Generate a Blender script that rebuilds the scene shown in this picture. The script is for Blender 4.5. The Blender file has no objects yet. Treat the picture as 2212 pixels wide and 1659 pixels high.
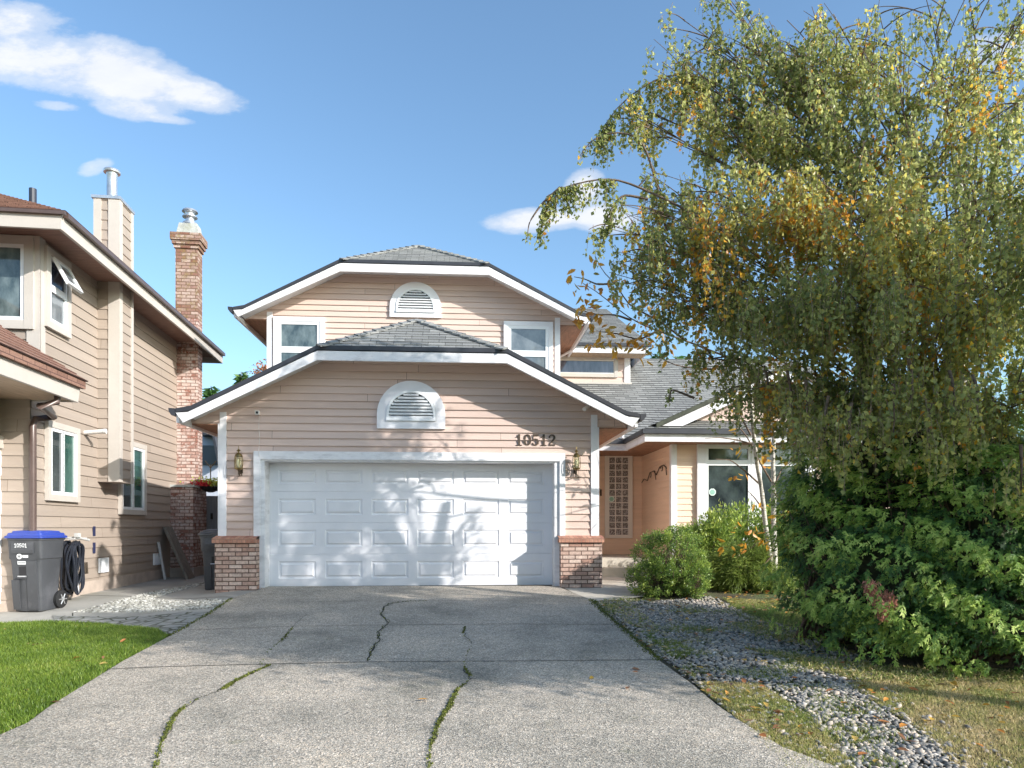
import bpy, math, random
import numpy as np
from mathutils import Vector, Matrix
random.seed(7); RNG = np.random.default_rng(11)
R_ = math.radians
scene = bpy.context.scene
COL = scene.collection
V = Vector
# ------------------------------------------------------------------ camera
YAW = R_(4.0); FL = 1536.0; HX, HY = 1106.0, 1138.0
FW = V((math.sin(YAW), math.cos(YAW), 0)); RT = V((math.cos(YAW), -math.sin(YAW), 0)); UP = V((0, 0, 1))
CAM = V((0, 0, 1.0))
cam = bpy.data.cameras.new('camera'); co = bpy.data.objects.new('camera', cam); COL.objects.link(co)
cam.sensor_width = 36; cam.lens = 25.0; cam.shift_y = (HY - 829.5) / 2212.0
cam.clip_start = 0.05; cam.clip_end = 4000
co.location = CAM; co.rotation_euler = (R_(90), 0, -YAW)
scene.camera = co

def ray(px, py): return FW + RT * ((px - HX) / FL) + UP * ((HY - py) / FL)
def dp(px, py, d): return CAM + ray(px, py) * d                     # point at a depth
def pt(px, py, Y):                                                   # point on the plane y = Y
    r = ray(px, py); return CAM + r * (Y / r.y)
def sstep(a, b, x):
    t = np.clip((x - a) / (b - a), 0, 1); return t * t * (3 - 2 * t)
def g(x, y):                                                         # ground height
    x = np.asarray(x, float); y = np.asarray(y, float)
    yy = np.clip(y, -1.5, 11.75)
    return -0.055 * (11.75 - yy) - 0.08 * (1 - sstep(-4.4, -3.4, x))
def gz(x, y): return float(g(x, y))
def gp(px, py):                                                      # ground point seen at a pixel
    r = ray(px, py); lo, hi = 1.0, 60.0
    for _ in range(50):
        m = (lo + hi) / 2; p = CAM + r * m
        if p.z > gz(p.x, p.y): lo = m
        else: hi = m
    return CAM + r * lo

# ------------------------------------------------------------------ materials
MATS = {}
def newmat(name):
    m = bpy.data.materials.new(name); m.use_nodes = True
    nt = m.node_tree; nt.nodes.clear()
    out = nt.nodes.new('ShaderNodeOutputMaterial'); b = nt.nodes.new('ShaderNodeBsdfPrincipled')
    nt.links.new(b.outputs[0], out.inputs[0]); MATS[name] = m
    return m, nt, b
def N(nt, t, **k):
    n = nt.nodes.new(t)
    for a, v in k.items():
        if a.startswith('i_'):
            key = a[2:]
            key = int(key) if key.isdigit() else key.replace('_', ' ')
            n.inputs[key].default_value = v
        else: setattr(n, a, v)
    return n
def ramp(nt, stops, interp='LINEAR'):
    r = N(nt, 'ShaderNodeValToRGB'); e = r.color_ramp; e.interpolation = interp
    while len(e.elements) > len(stops): e.elements.remove(e.elements[-1])
    while len(e.elements) < len(stops): e.elements.new(0.5)
    for el, (p, c) in zip(e.elements, stops):
        el.position = p; el.color = (*c, 1) if len(c) == 3 else c
    return r
def mixc(nt, fac, a, b, mode='MIX'):
    m = N(nt, 'ShaderNodeMix', data_type='RGBA', blend_type=mode)
    L = nt.links
    for s, v in ((0, fac), (6, a), (7, b)):
        if hasattr(v, 'node'): L.new(v, m.inputs[s])
        elif isinstance(v, (int, float)): m.inputs[s].default_value = v
        else: m.inputs[s].default_value = (*v, 1)
    return m.outputs[2]
def coords(nt, scale=(1, 1, 1), kind='Object'):
    tc = N(nt, 'ShaderNodeTexCoord'); mp = N(nt, 'ShaderNodeMapping'); mp.inputs['Scale'].default_value = scale
    nt.links.new(tc.outputs[kind], mp.inputs[0]); return mp.outputs[0]
def noise(nt, vec, scale, detail=4, rough=0.6):
    n = N(nt, 'ShaderNodeTexNoise'); n.inputs['Scale'].default_value = scale; n.inputs['Detail'].default_value = detail
    n.inputs['Roughness'].default_value = rough; nt.links.new(vec, n.inputs['Vector']); return n.outputs['Fac']
def bump(nt, b, h, strength=0.3, dist=0.02):
    n = N(nt, 'ShaderNodeBump'); n.inputs['Strength'].default_value = strength; n.inputs['Distance'].default_value = dist
    nt.links.new(h, n.inputs['Height']); nt.links.new(n.outputs[0], b.inputs['Normal'])
def simple(name, c, rough=0.6, var=0.12, scale=3.0, stretch=(1, 1, 1), metal=0.0, bmp=0.1, fine=60.0, dirt=None, dirt_amt=0.3):
    m, nt, b = newmat(name); v = coords(nt, stretch)
    n1 = noise(nt, v, scale, 6, 0.65)
    lo = tuple(max(0, x * (1 - var)) for x in c); hi = tuple(min(1, x * (1 + var)) for x in c)
    r = ramp(nt, [(0.3, lo), (0.7, hi)]); nt.links.new(n1, r.inputs[0]); col = r.outputs[0]
    if dirt:
        n3 = noise(nt, v, scale * 0.45, 8, 0.7); r3 = ramp(nt, [(0.5, (0, 0, 0)), (0.72, (1, 1, 1))]); nt.links.new(n3, r3.inputs[0])
        mm = N(nt, 'ShaderNodeMath', operation='MULTIPLY'); nt.links.new(r3.outputs[0], mm.inputs[0]); mm.inputs[1].default_value = dirt_amt
        col = mixc(nt, mm.outputs[0], col, dirt)
    nt.links.new(col, b.inputs['Base Color'])
    b.inputs['Roughness'].default_value = rough; b.inputs['Metallic'].default_value = metal
    if bmp:
        n2 = noise(nt, v, fine, 3, 0.6); bump(nt, b, n2, bmp, 0.01)
    return m
def brickmat(name, c1, c2, mortar, w=0.205, h=0.067, ms=0.007, blot=None, blot_amt=0.6, rough=0.85, rot=False, thr=(0.5,0.62)):
    m, nt, b = newmat(name); v = coords(nt, (1, 1, 1), 'UV')
    if rot: nt.nodes[-1].inputs['Rotation'].default_value = (0, 0, R_(90))
    br = N(nt, 'ShaderNodeTexBrick', offset=0.5)
    for k, val in (('Scale', 1.0), ('Mortar Size', ms), ('Mortar Smooth', 0.3), ('Bias', 0.0), ('Brick Width', w), ('Row Height', h)):
        br.inputs[k].default_value = val
    br.inputs['Color1'].default_value = (0, 0, 0, 1); br.inputs['Color2'].default_value = (1, 1, 1, 1); br.inputs['Mortar'].default_value = (0.5, 0.5, 0.5, 1)
    nt.links.new(v, br.inputs['Vector'])
    r = ramp(nt, [(0.0, c1), (0.45, tuple((a + d) / 2 for a, d in zip(c1, c2))), (1.0, c2)]); nt.links.new(br.outputs['Color'], r.inputs[0])
    col = r.outputs[0]
    ob = coords(nt)
    n1 = noise(nt, ob, 26, 4, 0.7); rr = ramp(nt, [(0.3, (0.72, 0.72, 0.72)), (0.7, (1.15, 1.15, 1.15))]); nt.links.new(n1, rr.inputs[0])
    col = mixc(nt, 1.0, col, rr.outputs[0], 'MULTIPLY')
    if blot:
        n2 = noise(nt, ob, 9, 5, 0.7); r2 = ramp(nt, [(thr[0], (0, 0, 0)), (thr[1], (blot_amt,) * 3)]); nt.links.new(n2, r2.inputs[0])
        col = mixc(nt, r2.outputs[0], col, blot)
    col = mixc(nt, br.outputs['Fac'], col, mortar)
    nt.links.new(col, b.inputs['Base Color']); b.inputs['Roughness'].default_value = rough
    inv = N(nt, 'ShaderNodeMath', operation='SUBTRACT'); inv.inputs[0].default_value = 1.0; nt.links.new(br.outputs['Fac'], inv.inputs[1])
    ad = N(nt, 'ShaderNodeMath', operation='MULTIPLY_ADD'); nt.links.new(n1, ad.inputs[0]); ad.inputs[1].default_value = 0.35; nt.links.new(inv.outputs[0], ad.inputs[2])
    bump(nt, b, ad.outputs[0], 0.7, 0.008)
    return m
def shinglemat(name, c1, c2, gap, moss=None):
    m, nt, b = newmat(name); v = coords(nt, (1, 1, 1), 'UV')
    br = N(nt, 'ShaderNodeTexBrick', offset=0.37, offset_frequency=2)
    for k, val in (('Scale', 1.0), ('Mortar Size', 0.006), ('Mortar Smooth', 0.4), ('Brick Width', 0.27), ('Row Height', 0.135)): br.inputs[k].default_value = val
    br.inputs['Color1'].default_value = (0, 0, 0, 1); br.inputs['Color2'].default_value = (1, 1, 1, 1); br.inputs['Mortar'].default_value = (.5, .5, .5, 1)
    nt.links.new(v, br.inputs['Vector'])
    r = ramp(nt, [(0.0, c1), (1.0, c2)]); nt.links.new(br.outputs['Color'], r.inputs[0]); col = r.outputs[0]
    ob = coords(nt); n1 = noise(nt, ob, 55, 3, 0.7); rr = ramp(nt, [(0.3, (0.7,) * 3), (0.7, (1.25,) * 3)]); nt.links.new(n1, rr.inputs[0])
    col = mixc(nt, 1.0, col, rr.outputs[0], 'MULTIPLY')
    if moss:
        n2 = noise(nt, ob, 1.3, 6, 0.7); r2 = ramp(nt, [(0.55, (0, 0, 0)), (0.75, (0.5,) * 3)]); nt.links.new(n2, r2.inputs[0]); col = mixc(nt, r2.outputs[0], col, moss)
    col = mixc(nt, br.outputs['Fac'], col, gap)
    nt.links.new(col, b.inputs['Base Color']); b.inputs['Roughness'].default_value = 0.9
    bump(nt, b, n1, 0.3, 0.01)
    return m
def leafmat(name, stops, trans=0.3, rough=0.45):
    m, nt, b = newmat(name)
    at = N(nt, 'ShaderNodeAttribute', attribute_name='tint'); r = ramp(nt, stops); nt.links.new(at.outputs['Fac'], r.inputs[0])
    nt.links.new(r.outputs[0], b.inputs['Base Color']); b.inputs['Roughness'].default_value = rough
    tr = N(nt, 'ShaderNodeBsdfTranslucent'); mx = N(nt, 'ShaderNodeMixShader'); mx.inputs[0].default_value = trans
    g2 = N(nt, 'ShaderNodeGamma'); g2.inputs[1].default_value = 0.85; nt.links.new(r.outputs[0], g2.inputs[0]); nt.links.new(g2.outputs[0], tr.inputs[0])
    out = [n for n in nt.nodes if n.type == 'OUTPUT_MATERIAL'][0]
    nt.links.new(b.outputs[0], mx.inputs[1]); nt.links.new(tr.outputs[0], mx.inputs[2]); nt.links.new(mx.outputs[0], out.inputs[0])
    return m
def panemat(name, c1, c2, scale=(2, 2, 2), rough=0.04, spec=0.9, tcol=None):
    m, nt, b = newmat(name); v = coords(nt, scale); n = noise(nt, v, 1.0, 5, 0.6)
    r = ramp(nt, [(0.35, c1), (0.65, c2)]); nt.links.new(n, r.inputs[0]); nt.links.new(r.outputs[0], b.inputs['Base Color'])
    b.inputs['Roughness'].default_value = rough; b.inputs['Specular IOR Level'].default_value = spec
    b.inputs['Coat Weight'].default_value = 0.4; b.inputs['Coat Roughness'].default_value = 0.03
    return m

def boards(m, course, length=3.7):
    nt = m.node_tree; b = [n for n in nt.nodes if n.type == 'BSDF_PRINCIPLED'][0]; src = b.inputs['Base Color'].links[0].from_socket
    tc = N(nt, 'ShaderNodeTexCoord'); sx = N(nt, 'ShaderNodeSeparateXYZ'); nt.links.new(tc.outputs['UV'], sx.inputs[0])
    def mt(op, a, b=None):
        k = N(nt, 'ShaderNodeMath', operation=op)
        for i, x in enumerate((a, b)):
            if x is None: continue
            if hasattr(x, 'node'): nt.links.new(x, k.inputs[i])
            else: k.inputs[i].default_value = x
        return k.outputs[0]
    row = mt('FLOOR', mt('DIVIDE', mt('ADD', sx.outputs[1], 0.003), course)); wn = N(nt, 'ShaderNodeTexWhiteNoise', noise_dimensions='1D'); nt.links.new(row, wn.inputs['W'])
    u = mt('ADD', mt('DIVIDE', sx.outputs[0], length), wn.outputs['Value']); col = mt('FLOOR', u); fr = mt('FRACT', u)
    cb = N(nt, 'ShaderNodeCombineXYZ'); nt.links.new(row, cb.inputs[0]); nt.links.new(col, cb.inputs[1]); w2 = N(nt, 'ShaderNodeTexWhiteNoise', noise_dimensions='2D'); nt.links.new(cb.outputs[0], w2.inputs['Vector'])
    r = ramp(nt, [(0, (0.90, 0.895, 0.89)), (1, (1.05, 1.05, 1.05))]); nt.links.new(w2.outputs['Value'], r.inputs[0]); o = mixc(nt, 1.0, src, r.outputs[0], 'MULTIPLY')
    j = mt('LESS_THAN', fr, 0.0016); o = mixc(nt, j, o, (0.16, 0.11, 0.08)); nt.links.new(o, b.inputs['Base Color'])
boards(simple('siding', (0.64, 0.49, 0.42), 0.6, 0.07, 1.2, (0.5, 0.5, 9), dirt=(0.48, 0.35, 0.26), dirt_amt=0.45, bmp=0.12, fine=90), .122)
simple('siding_bounce_lit', (0.82, 0.61, 0.46), 0.6, 0.07, 1.2, (0.5, 0.5, 9), dirt=(0.5, 0.34, 0.22), dirt_amt=0.3, bmp=0.12, fine=90)  # same siding, paler and warmer: bounced light put into the colour
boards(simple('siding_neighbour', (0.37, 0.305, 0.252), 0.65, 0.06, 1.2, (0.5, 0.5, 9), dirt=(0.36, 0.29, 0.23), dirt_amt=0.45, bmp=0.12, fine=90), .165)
simple('white_trim', (0.80, 0.79, 0.81), 0.5, 0.05, 2.5, dirt=(0.55, 0.53, 0.52), dirt_amt=0.4, bmp=0.15, fine=45)
simple('worn_trim', (0.78, 0.77, 0.78), 0.55, 0.06, 6, (1, 1, 3), dirt=(0.36, 0.34, 0.34), dirt_amt=0.55, bmp=0.25, fine=40)
simple('cream_trim', (0.52, 0.475, 0.425), 0.55, 0.06, 2.5, dirt=(0.48, 0.42, 0.36), dirt_amt=0.4, bmp=0.2, fine=40)
simple('vinyl', (0.82, 0.83, 0.84), 0.35, 0.02, 2, bmp=0)
simple('vinyl_cream', (0.76, 0.72, 0.66), 0.4, 0.02, 2, bmp=0)
simple('door_paint', (0.79, 0.785, 0.81), 0.42, 0.04, 1.3, dirt=(0.60, 0.60, 0.62), dirt_amt=0.4, bmp=0.08, fine=30)
simple('gutter_black', (0.035, 0.037, 0.045), 0.5, 0.25, 4, bmp=0.05)
simple('gutter_moss', (0.06, 0.065, 0.045), 0.8, 0.4, 8, bmp=0.3)
simple('soffit_cedar', (0.30, 0.155, 0.095), 0.6, 0.35, 3, (9, 1.2, 1), bmp=0.3, fine=30)
simple('soffit_cedar_side', (0.26, 0.15, 0.115), 0.6, 0.3, 3, (1.2, 9, 1), bmp=0.3, fine=30)
simple('soffit_pale', (0.46, 0.33, 0.22), 0.6, 0.2, 3, (9, 1.2, 1), bmp=0.2, fine=30)
simple('brass', (0.25, 0.19, 0.08), 0.3, 0.2, 12, metal=0.9, bmp=0)
simple('bronze', (0.06, 0.045, 0.03), 0.45, 0.3, 12, metal=0.6, bmp=0)
simple('number_brown', (0.075, 0.052, 0.035), 0.55, 0.2, 20, bmp=0)
simple('galvanised', (0.62, 0.63, 0.64), 0.35, 0.15, 9, metal=0.75, bmp=0.05)
simple('black_pipe', (0.03, 0.035, 0.05), 0.5, 0.2, 5, bmp=0)
simple('brown_pipe', (0.11, 0.075, 0.065), 0.35, 0.15, 5, metal=0.1, bmp=0)
simple('black_plastic', (0.012, 0.012, 0.014), 0.4, 0.2, 5, bmp=0)
simple('white_plastic', (0.72, 0.68, 0.64), 0.4, 0.05, 5, bmp=0)
simple('bin_grey', (0.06, 0.063, 0.07), 0.5, 0.15, 3, dirt=(0.2, 0.2, 0.22), dirt_amt=0.5, bmp=0.06)
simple('bin_blue', (0.03, 0.06, 0.33), 0.38, 0.12, 3, bmp=0.03)
simple('rubber', (0.015, 0.015, 0.016), 0.7, 0.2, 6, bmp=0.1)
simple('hose_rubber', (0.018, 0.021, 0.03), 0.35, 0.3, 8, bmp=0)
simple('weathered_wood', (0.22, 0.19, 0.155), 0.85, 0.3, 4, (6, 6, 0.8), bmp=0.5, fine=40)
simple('old_white_wood', (0.55, 0.54, 0.52), 0.8, 0.2, 6, bmp=0.2)
simple('gate_grey', (0.27, 0.265, 0.26), 0.7, 0.1, 3, (8, 8, 1), bmp=0.1)
simple('foundation', (0.46, 0.38, 0.32), 0.9, 0.2, 2.5, dirt=(0.25, 0.22, 0.19), dirt_amt=0.6, bmp=0.4, fine=40)
simple('concrete', (0.37, 0.355, 0.32), 0.9, 0.16, 1.6, dirt=(0.2, 0.2, 0.15), dirt_amt=0.7, bmp=0.35, fine=70)
simple('walkway_concrete', (0.5, 0.46, 0.39), 0.9, 0.12, 2.0, dirt=(0.3, 0.28, 0.2), dirt_amt=0.5, bmp=0.3, fine=70)
simple('concrete_cap', (0.42, 0.43, 0.40), 0.9, 0.25, 5, dirt=(0.18, 0.17, 0.04), dirt_amt=0.8, bmp=0.4, fine=30)
simple('far_house', (0.50, 0.52, 0.58), 0.7, 0.05, 2, bmp=0)
simple('dark_glass', (0.02, 0.03, 0.06), 0.1, 0.1, 2, bmp=0)
brickmat('brick_tan', (0.42, 0.235, 0.175), (0.70, 0.54, 0.45), (0.13, 0.08, 0.06), ms=0.009, blot=(0.20, 0.14, 0.12), blot_amt=0.6, thr=(0.53, 0.68))
brickmat('brick_cap', (0.36, 0.15, 0.10), (0.54, 0.28, 0.19), (0.30, 0.18, 0.13), w=0.067, h=0.4, ms=0.006)
brickmat('brick_used', (0.27, 0.09, 0.055), (0.60, 0.44, 0.38), (0.20, 0.12, 0.09), w=0.20, h=0.072, ms=0.009, blot=(0.63, 0.55, 0.50), blot_amt=0.75, thr=(0.47, 0.58))
brickmat('brick_mossy', (0.22, 0.09, 0.06), (0.50, 0.38, 0.32), (0.17, 0.10, 0.06), w=0.20, h=0.072, ms=0.009, blot=(0.24, 0.17, 0.06), blot_amt=0.7, thr=(0.5, 0.62))
shinglemat('shingle_grey', (0.20, 0.20, 0.19), (0.32, 0.318, 0.30), (0.055, 0.055, 0.055))
shinglemat('shingle_brown', (0.20, 0.105, 0.075), (0.30, 0.17, 0.125), (0.06, 0.03, 0.025))
panemat('pane_curtain', (0.03, 0.05, 0.055), (0.16, 0.20, 0.20), (5, 5, 2.5))
panemat('pane_sheer', (0.10, 0.12, 0.135), (0.19, 0.215, 0.23), (4, 4, 3))
panemat('pane_dark', (0.02, 0.026, 0.03), (0.07, 0.09, 0.09), (3, 3, 2))
panemat('pane_green', (0.03, 0.085, 0.07), (0.08, 0.17, 0.14), (3, 3, 1))
panemat('pane_sky_mirrored', (0.03, 0.032, 0.045), (0.12, 0.125, 0.17), (7, 7, 1.5), rough=0.02, spec=1.0)  # sky and tree reflections tinted into the pane's own colour
m_, nt_, b_ = newmat('lamp_glass'); b_.inputs['Base Color'].default_value = (0.80, 0.76, 0.55, 1); b_.inputs['Roughness'].default_value = 0.05; b_.inputs['Transmission Weight'].default_value = 0.8; b_.inputs['IOR'].default_value = 1.1
m_, nt_, b_ = newmat('bulb'); b_.inputs['Base Color'].default_value = (0.9, 0.88, 0.7, 1); b_.inputs['Roughness'].default_value = 0.2
m_, nt_, b_ = newmat('sticker_white'); b_.inputs['Base Color'].default_value = (0.7, 0.8, 0.74, 1)
m_, nt_, b_ = newmat('sticker_green'); b_.inputs['Base Color'].default_value = (0.28, 0.50, 0.40, 1)
m_, nt_, b_ = newmat('navy'); b_.inputs['Base Color'].default_value = (0.03, 0.035, 0.09, 1)
# glass block
m_, nt_, b_ = newmat('glass_block'); vv = coords(nt_); vo = N(nt_, 'ShaderNodeTexVoronoi'); vo.inputs['Scale'].default_value = 38; nt_.links.new(vv, vo.inputs['Vector'])
rr_ = ramp(nt_, [(0.0, (0.06, 0.05, 0.045)), (0.45, (0.17, 0.145, 0.135)), (0.8, (0.50, 0.49, 0.48))]); nt_.links.new(vo.outputs['Distance'], rr_.inputs[0]); nt_.links.new(rr_.outputs[0], b_.inputs['Base Color'])
b_.inputs['Roughness'].default_value = 0.12; bump(nt_, b_, vo.outputs['Distance'], 0.6, 0.02)
# exposed aggregate driveway
m_, nt_, b_ = newmat('aggregate'); vv = coords(nt_)
vo = N(nt_, 'ShaderNodeTexVoronoi'); vo.inputs['Scale'].default_value = 105; nt_.links.new(vv, vo.inputs['Vector'])
sep = N(nt_, 'ShaderNodeSeparateColor'); nt_.links.new(vo.outputs['Color'], sep.inputs[0])
r1 = ramp(nt_, [(0.0, (0.18, 0.165, 0.145)), (0.3, (0.33, 0.305, 0.265)), (0.6, (0.44, 0.405, 0.35)), (0.85, (0.54, 0.45, 0.355)), (1.0, (0.76, 0.70, 0.62))]); nt_.links.new(sep.outputs[0], r1.inputs[0])
n1 = noise(nt_, vv, 0.9, 8, 0.68); r2 = ramp(nt_, [(0.30, (0.54, 0.55, 0.53)), (0.44, (0.84, 0.83, 0.80)), (0.55, (1.04, 1.01, 0.97)), (0.70, (1.24, 1.17, 1.08))]); nt_.links.new(n1, r2.inputs[0])
c_ = mixc(nt_, 1.0, r1.outputs[0], r2.outputs[0], 'MULTIPLY')
n3 = noise(nt_, vv, 14, 6, 0.7); r3 = ramp(nt_, [(0.3, (0.82,) * 3), (0.7, (1.15,) * 3)]); nt_.links.new(n3, r3.inputs[0]); c_ = mixc(nt_, 1.0, c_, r3.outputs[0], 'MULTIPLY')
n2 = noise(nt_, vv, 2.3, 7, 0.75); r4 = ramp(nt_, [(0.60, (0, 0, 0)), (0.78, (0.55,) * 3)]); nt_.links.new(n2, r4.inputs[0]); c_ = mixc(nt_, r4.outputs[0], c_, (0.13, 0.15, 0.07))
nt_.links.new(c_, b_.inputs['Base Color']); b_.inputs['Roughness'].default_value = 0.85; bump(nt_, b_, vo.outputs['Distance'], 0.5, 0.008)
# soil with moss and needles
m_, nt_, b_ = newmat('soil'); vv = coords(nt_); n1 = noise(nt_, vv, 1.6, 8, 0.7)
r1 = ramp(nt_, [(0.3, (0.055, 0.042, 0.03)), (0.45, (0.10, 0.085, 0.05)), (0.58, (0.10, 0.13, 0.04)), (0.75, (0.20, 0.17, 0.08))]); nt_.links.new(n1, r1.inputs[0])
n2 = noise(nt_, vv, 45, 5, 0.7); r2 = ramp(nt_, [(0.3, (0.5,) * 3), (0.7, (1.5,) * 3)]); nt_.links.new(n2, r2.inputs[0])
nt_.links.new(mixc(nt_, 1.0, r1.outputs[0], r2.outputs[0], 'MULTIPLY'), b_.inputs['Base Color']); b_.inputs['Roughness'].default_value = 0.95; bump(nt_, b_, n2, 0.8, 0.03)
simple('turf_soil', (0.07, 0.09, 0.03), 0.95, 0.4, 12, bmp=0.6)
# cobble pavers
m_, nt_, b_ = newmat('pavers'); vv = coords(nt_); vo = N(nt_, 'ShaderNodeTexVoronoi', feature='DISTANCE_TO_EDGE'); vo.inputs['Scale'].default_value = 5.5; nt_.links.new(vv, vo.inputs['Vector'])
r1 = ramp(nt_, [(0.02, (0.07, 0.075, 0.045)), (0.09, (0.30, 0.30, 0.28))]); nt_.links.new(vo.outputs['Distance'], r1.inputs[0])
n1 = noise(nt_, vv, 7, 6, 0.7); r2 = ramp(nt_, [(0.3, (0.65,) * 3), (0.7, (1.25,) * 3)]); nt_.links.new(n1, r2.inputs[0])
nt_.links.new(mixc(nt_, 1.0, r1.outputs[0], r2.outputs[0], 'MULTIPLY'), b_.inputs['Base Color']); b_.inputs['Roughness'].default_value = 0.9; bump(nt_, b_, r1.outputs[0], 0.8, 0.02)
# birch / magnolia bark
def barkmat(name, pale, dark, sc=(6, 6, 22)):
    m, nt, b = newmat(name); v = coords(nt, sc); n = noise(nt, v, 1.6, 5, 0.7)
    r = ramp(nt, [(0.38, dark), (0.5, pale), (0.8, tuple(min(1, c * 1.12) for c in pale))]); nt.links.new(n, r.inputs[0])
    nt.links.new(r.outputs[0], b.inputs['Base Color']); b.inputs['Roughness'].default_value = 0.8; bump(nt, b, n, 0.4, 0.02)
barkmat('bark_pale', (0.56, 0.52, 0.46), (0.20, 0.18, 0.13))
barkmat('bark_twig', (0.38, 0.29, 0.20), (0.20, 0.14, 0.09))
barkmat('bark_brown', (0.17, 0.115, 0.08), (0.07, 0.05, 0.035))
simple('dead_needles', (0.52, 0.22, 0.15), 0.85, 0.4, 20, bmp=0.3)
leafmat('birch_leaf', [(0.0, (0.15, 0.19, 0.06)), (0.3, (0.31, 0.35, 0.10)), (0.55, (0.52, 0.53, 0.18)), (0.75, (0.68, 0.60, 0.13)), (0.9, (0.82, 0.50, 0.04)), (1.0, (0.75, 0.30, 0.04))], 0.58, 0.35)
leafmat('magnolia_leaf', [(0.0, (0.24, 0.22, 0.05)), (0.3, (0.60, 0.36, 0.05)), (0.7, (0.74, 0.34, 0.03)), (1.0, (0.42, 0.17, 0.06))], 0.45, 0.4)
leafmat('cypress_leaf', [(0.0, (0.03, 0.085, 0.022)), (0.4, (0.10, 0.21, 0.045)), (0.75, (0.34, 0.50, 0.085)), (1.0, (0.62, 0.72, 0.18))], 0.4, 0.5)
leafmat('shrub_leaf', [(0.0, (0.05, 0.10, 0.03)), (0.4, (0.14, 0.24, 0.055)), (0.75, (0.36, 0.47, 0.09)), (1.0, (0.62, 0.66, 0.13))], 0.35, 0.35)
leafmat('fine_leaf', [(0.0, (0.08, 0.13, 0.03)), (0.5, (0.20, 0.28, 0.06)), (1.0, (0.42, 0.50, 0.09))], 0.3, 0.5)
leafmat('grass_blade', [(0.0, (0.05, 0.10, 0.012)), (0.45, (0.14, 0.23, 0.025)), (0.8, (0.27, 0.35, 0.05)), (1.0, (0.42, 0.42, 0.12))], 0.3, 0.5)
leafmat('dry_blade', [(0.0, (0.12, 0.19, 0.04)), (0.35, (0.29, 0.33, 0.07)), (0.6, (0.50, 0.42, 0.17)), (1.0, (0.72, 0.55, 0.32))], 0.3, 0.6)
leafmat('fallen', [(0.0, (0.35, 0.28, 0.12)), (0.4, (0.55, 0.33, 0.05)), (0.75, (0.50, 0.17, 0.04)), (1.0, (0.22, 0.12, 0.07))], 0.1, 0.5)
leafmat('moss', [(0.0, (0.05, 0.06, 0.015)), (0.6, (0.11, 0.13, 0.02)), (1.0, (0.2, 0.22, 0.03))], 0.1, 0.8)
leafmat('flower', [(0.0, (0.55, 0.02, 0.03)), (0.5, (0.6, 0.03, 0.05)), (0.55, (0.35, 0.42, 0.05)), (1.0, (0.5, 0.55, 0.08))], 0.2, 0.5)
def stonemat(name, stops):
    m, nt, b = newmat(name); at = N(nt, 'ShaderNodeAttribute', attribute_name='tint'); r = ramp(nt, stops); nt.links.new(at.outputs['Fac'], r.inputs[0])
    n = noise(nt, coords(nt), 40, 5, 0.7); r2 = ramp(nt, [(0.3, (0.75,) * 3), (0.7, (1.2,) * 3)]); nt.links.new(n, r2.inputs[0])
    nt.links.new(mixc(nt, 1.0, r.outputs[0], r2.outputs[0], 'MULTIPLY'), b.inputs['Base Color']); b.inputs['Roughness'].default_value = 0.92; b.inputs['Specular IOR Level'].default_value = 0.25; bump(nt, b, n, 0.3, 0.01)
stonemat('river_stone', [(0.0, (0.12, 0.11, 0.10)), (0.3, (0.24, 0.23, 0.215)), (0.55, (0.37, 0.345, 0.31)), (0.75, (0.48, 0.41, 0.34)), (0.9, (0.56, 0.46, 0.37)), (1.0, (0.78, 0.73, 0.68))])
stonemat('white_stone', [(0.0, (0.17, 0.165, 0.14)), (0.5, (0.37, 0.36, 0.32)), (1.0, (0.62, 0.61, 0.57))])
stonemat('crack', [(0.0, (0.03, 0.03, 0.028)), (1.0, (0.07, 0.07, 0.06))])

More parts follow.
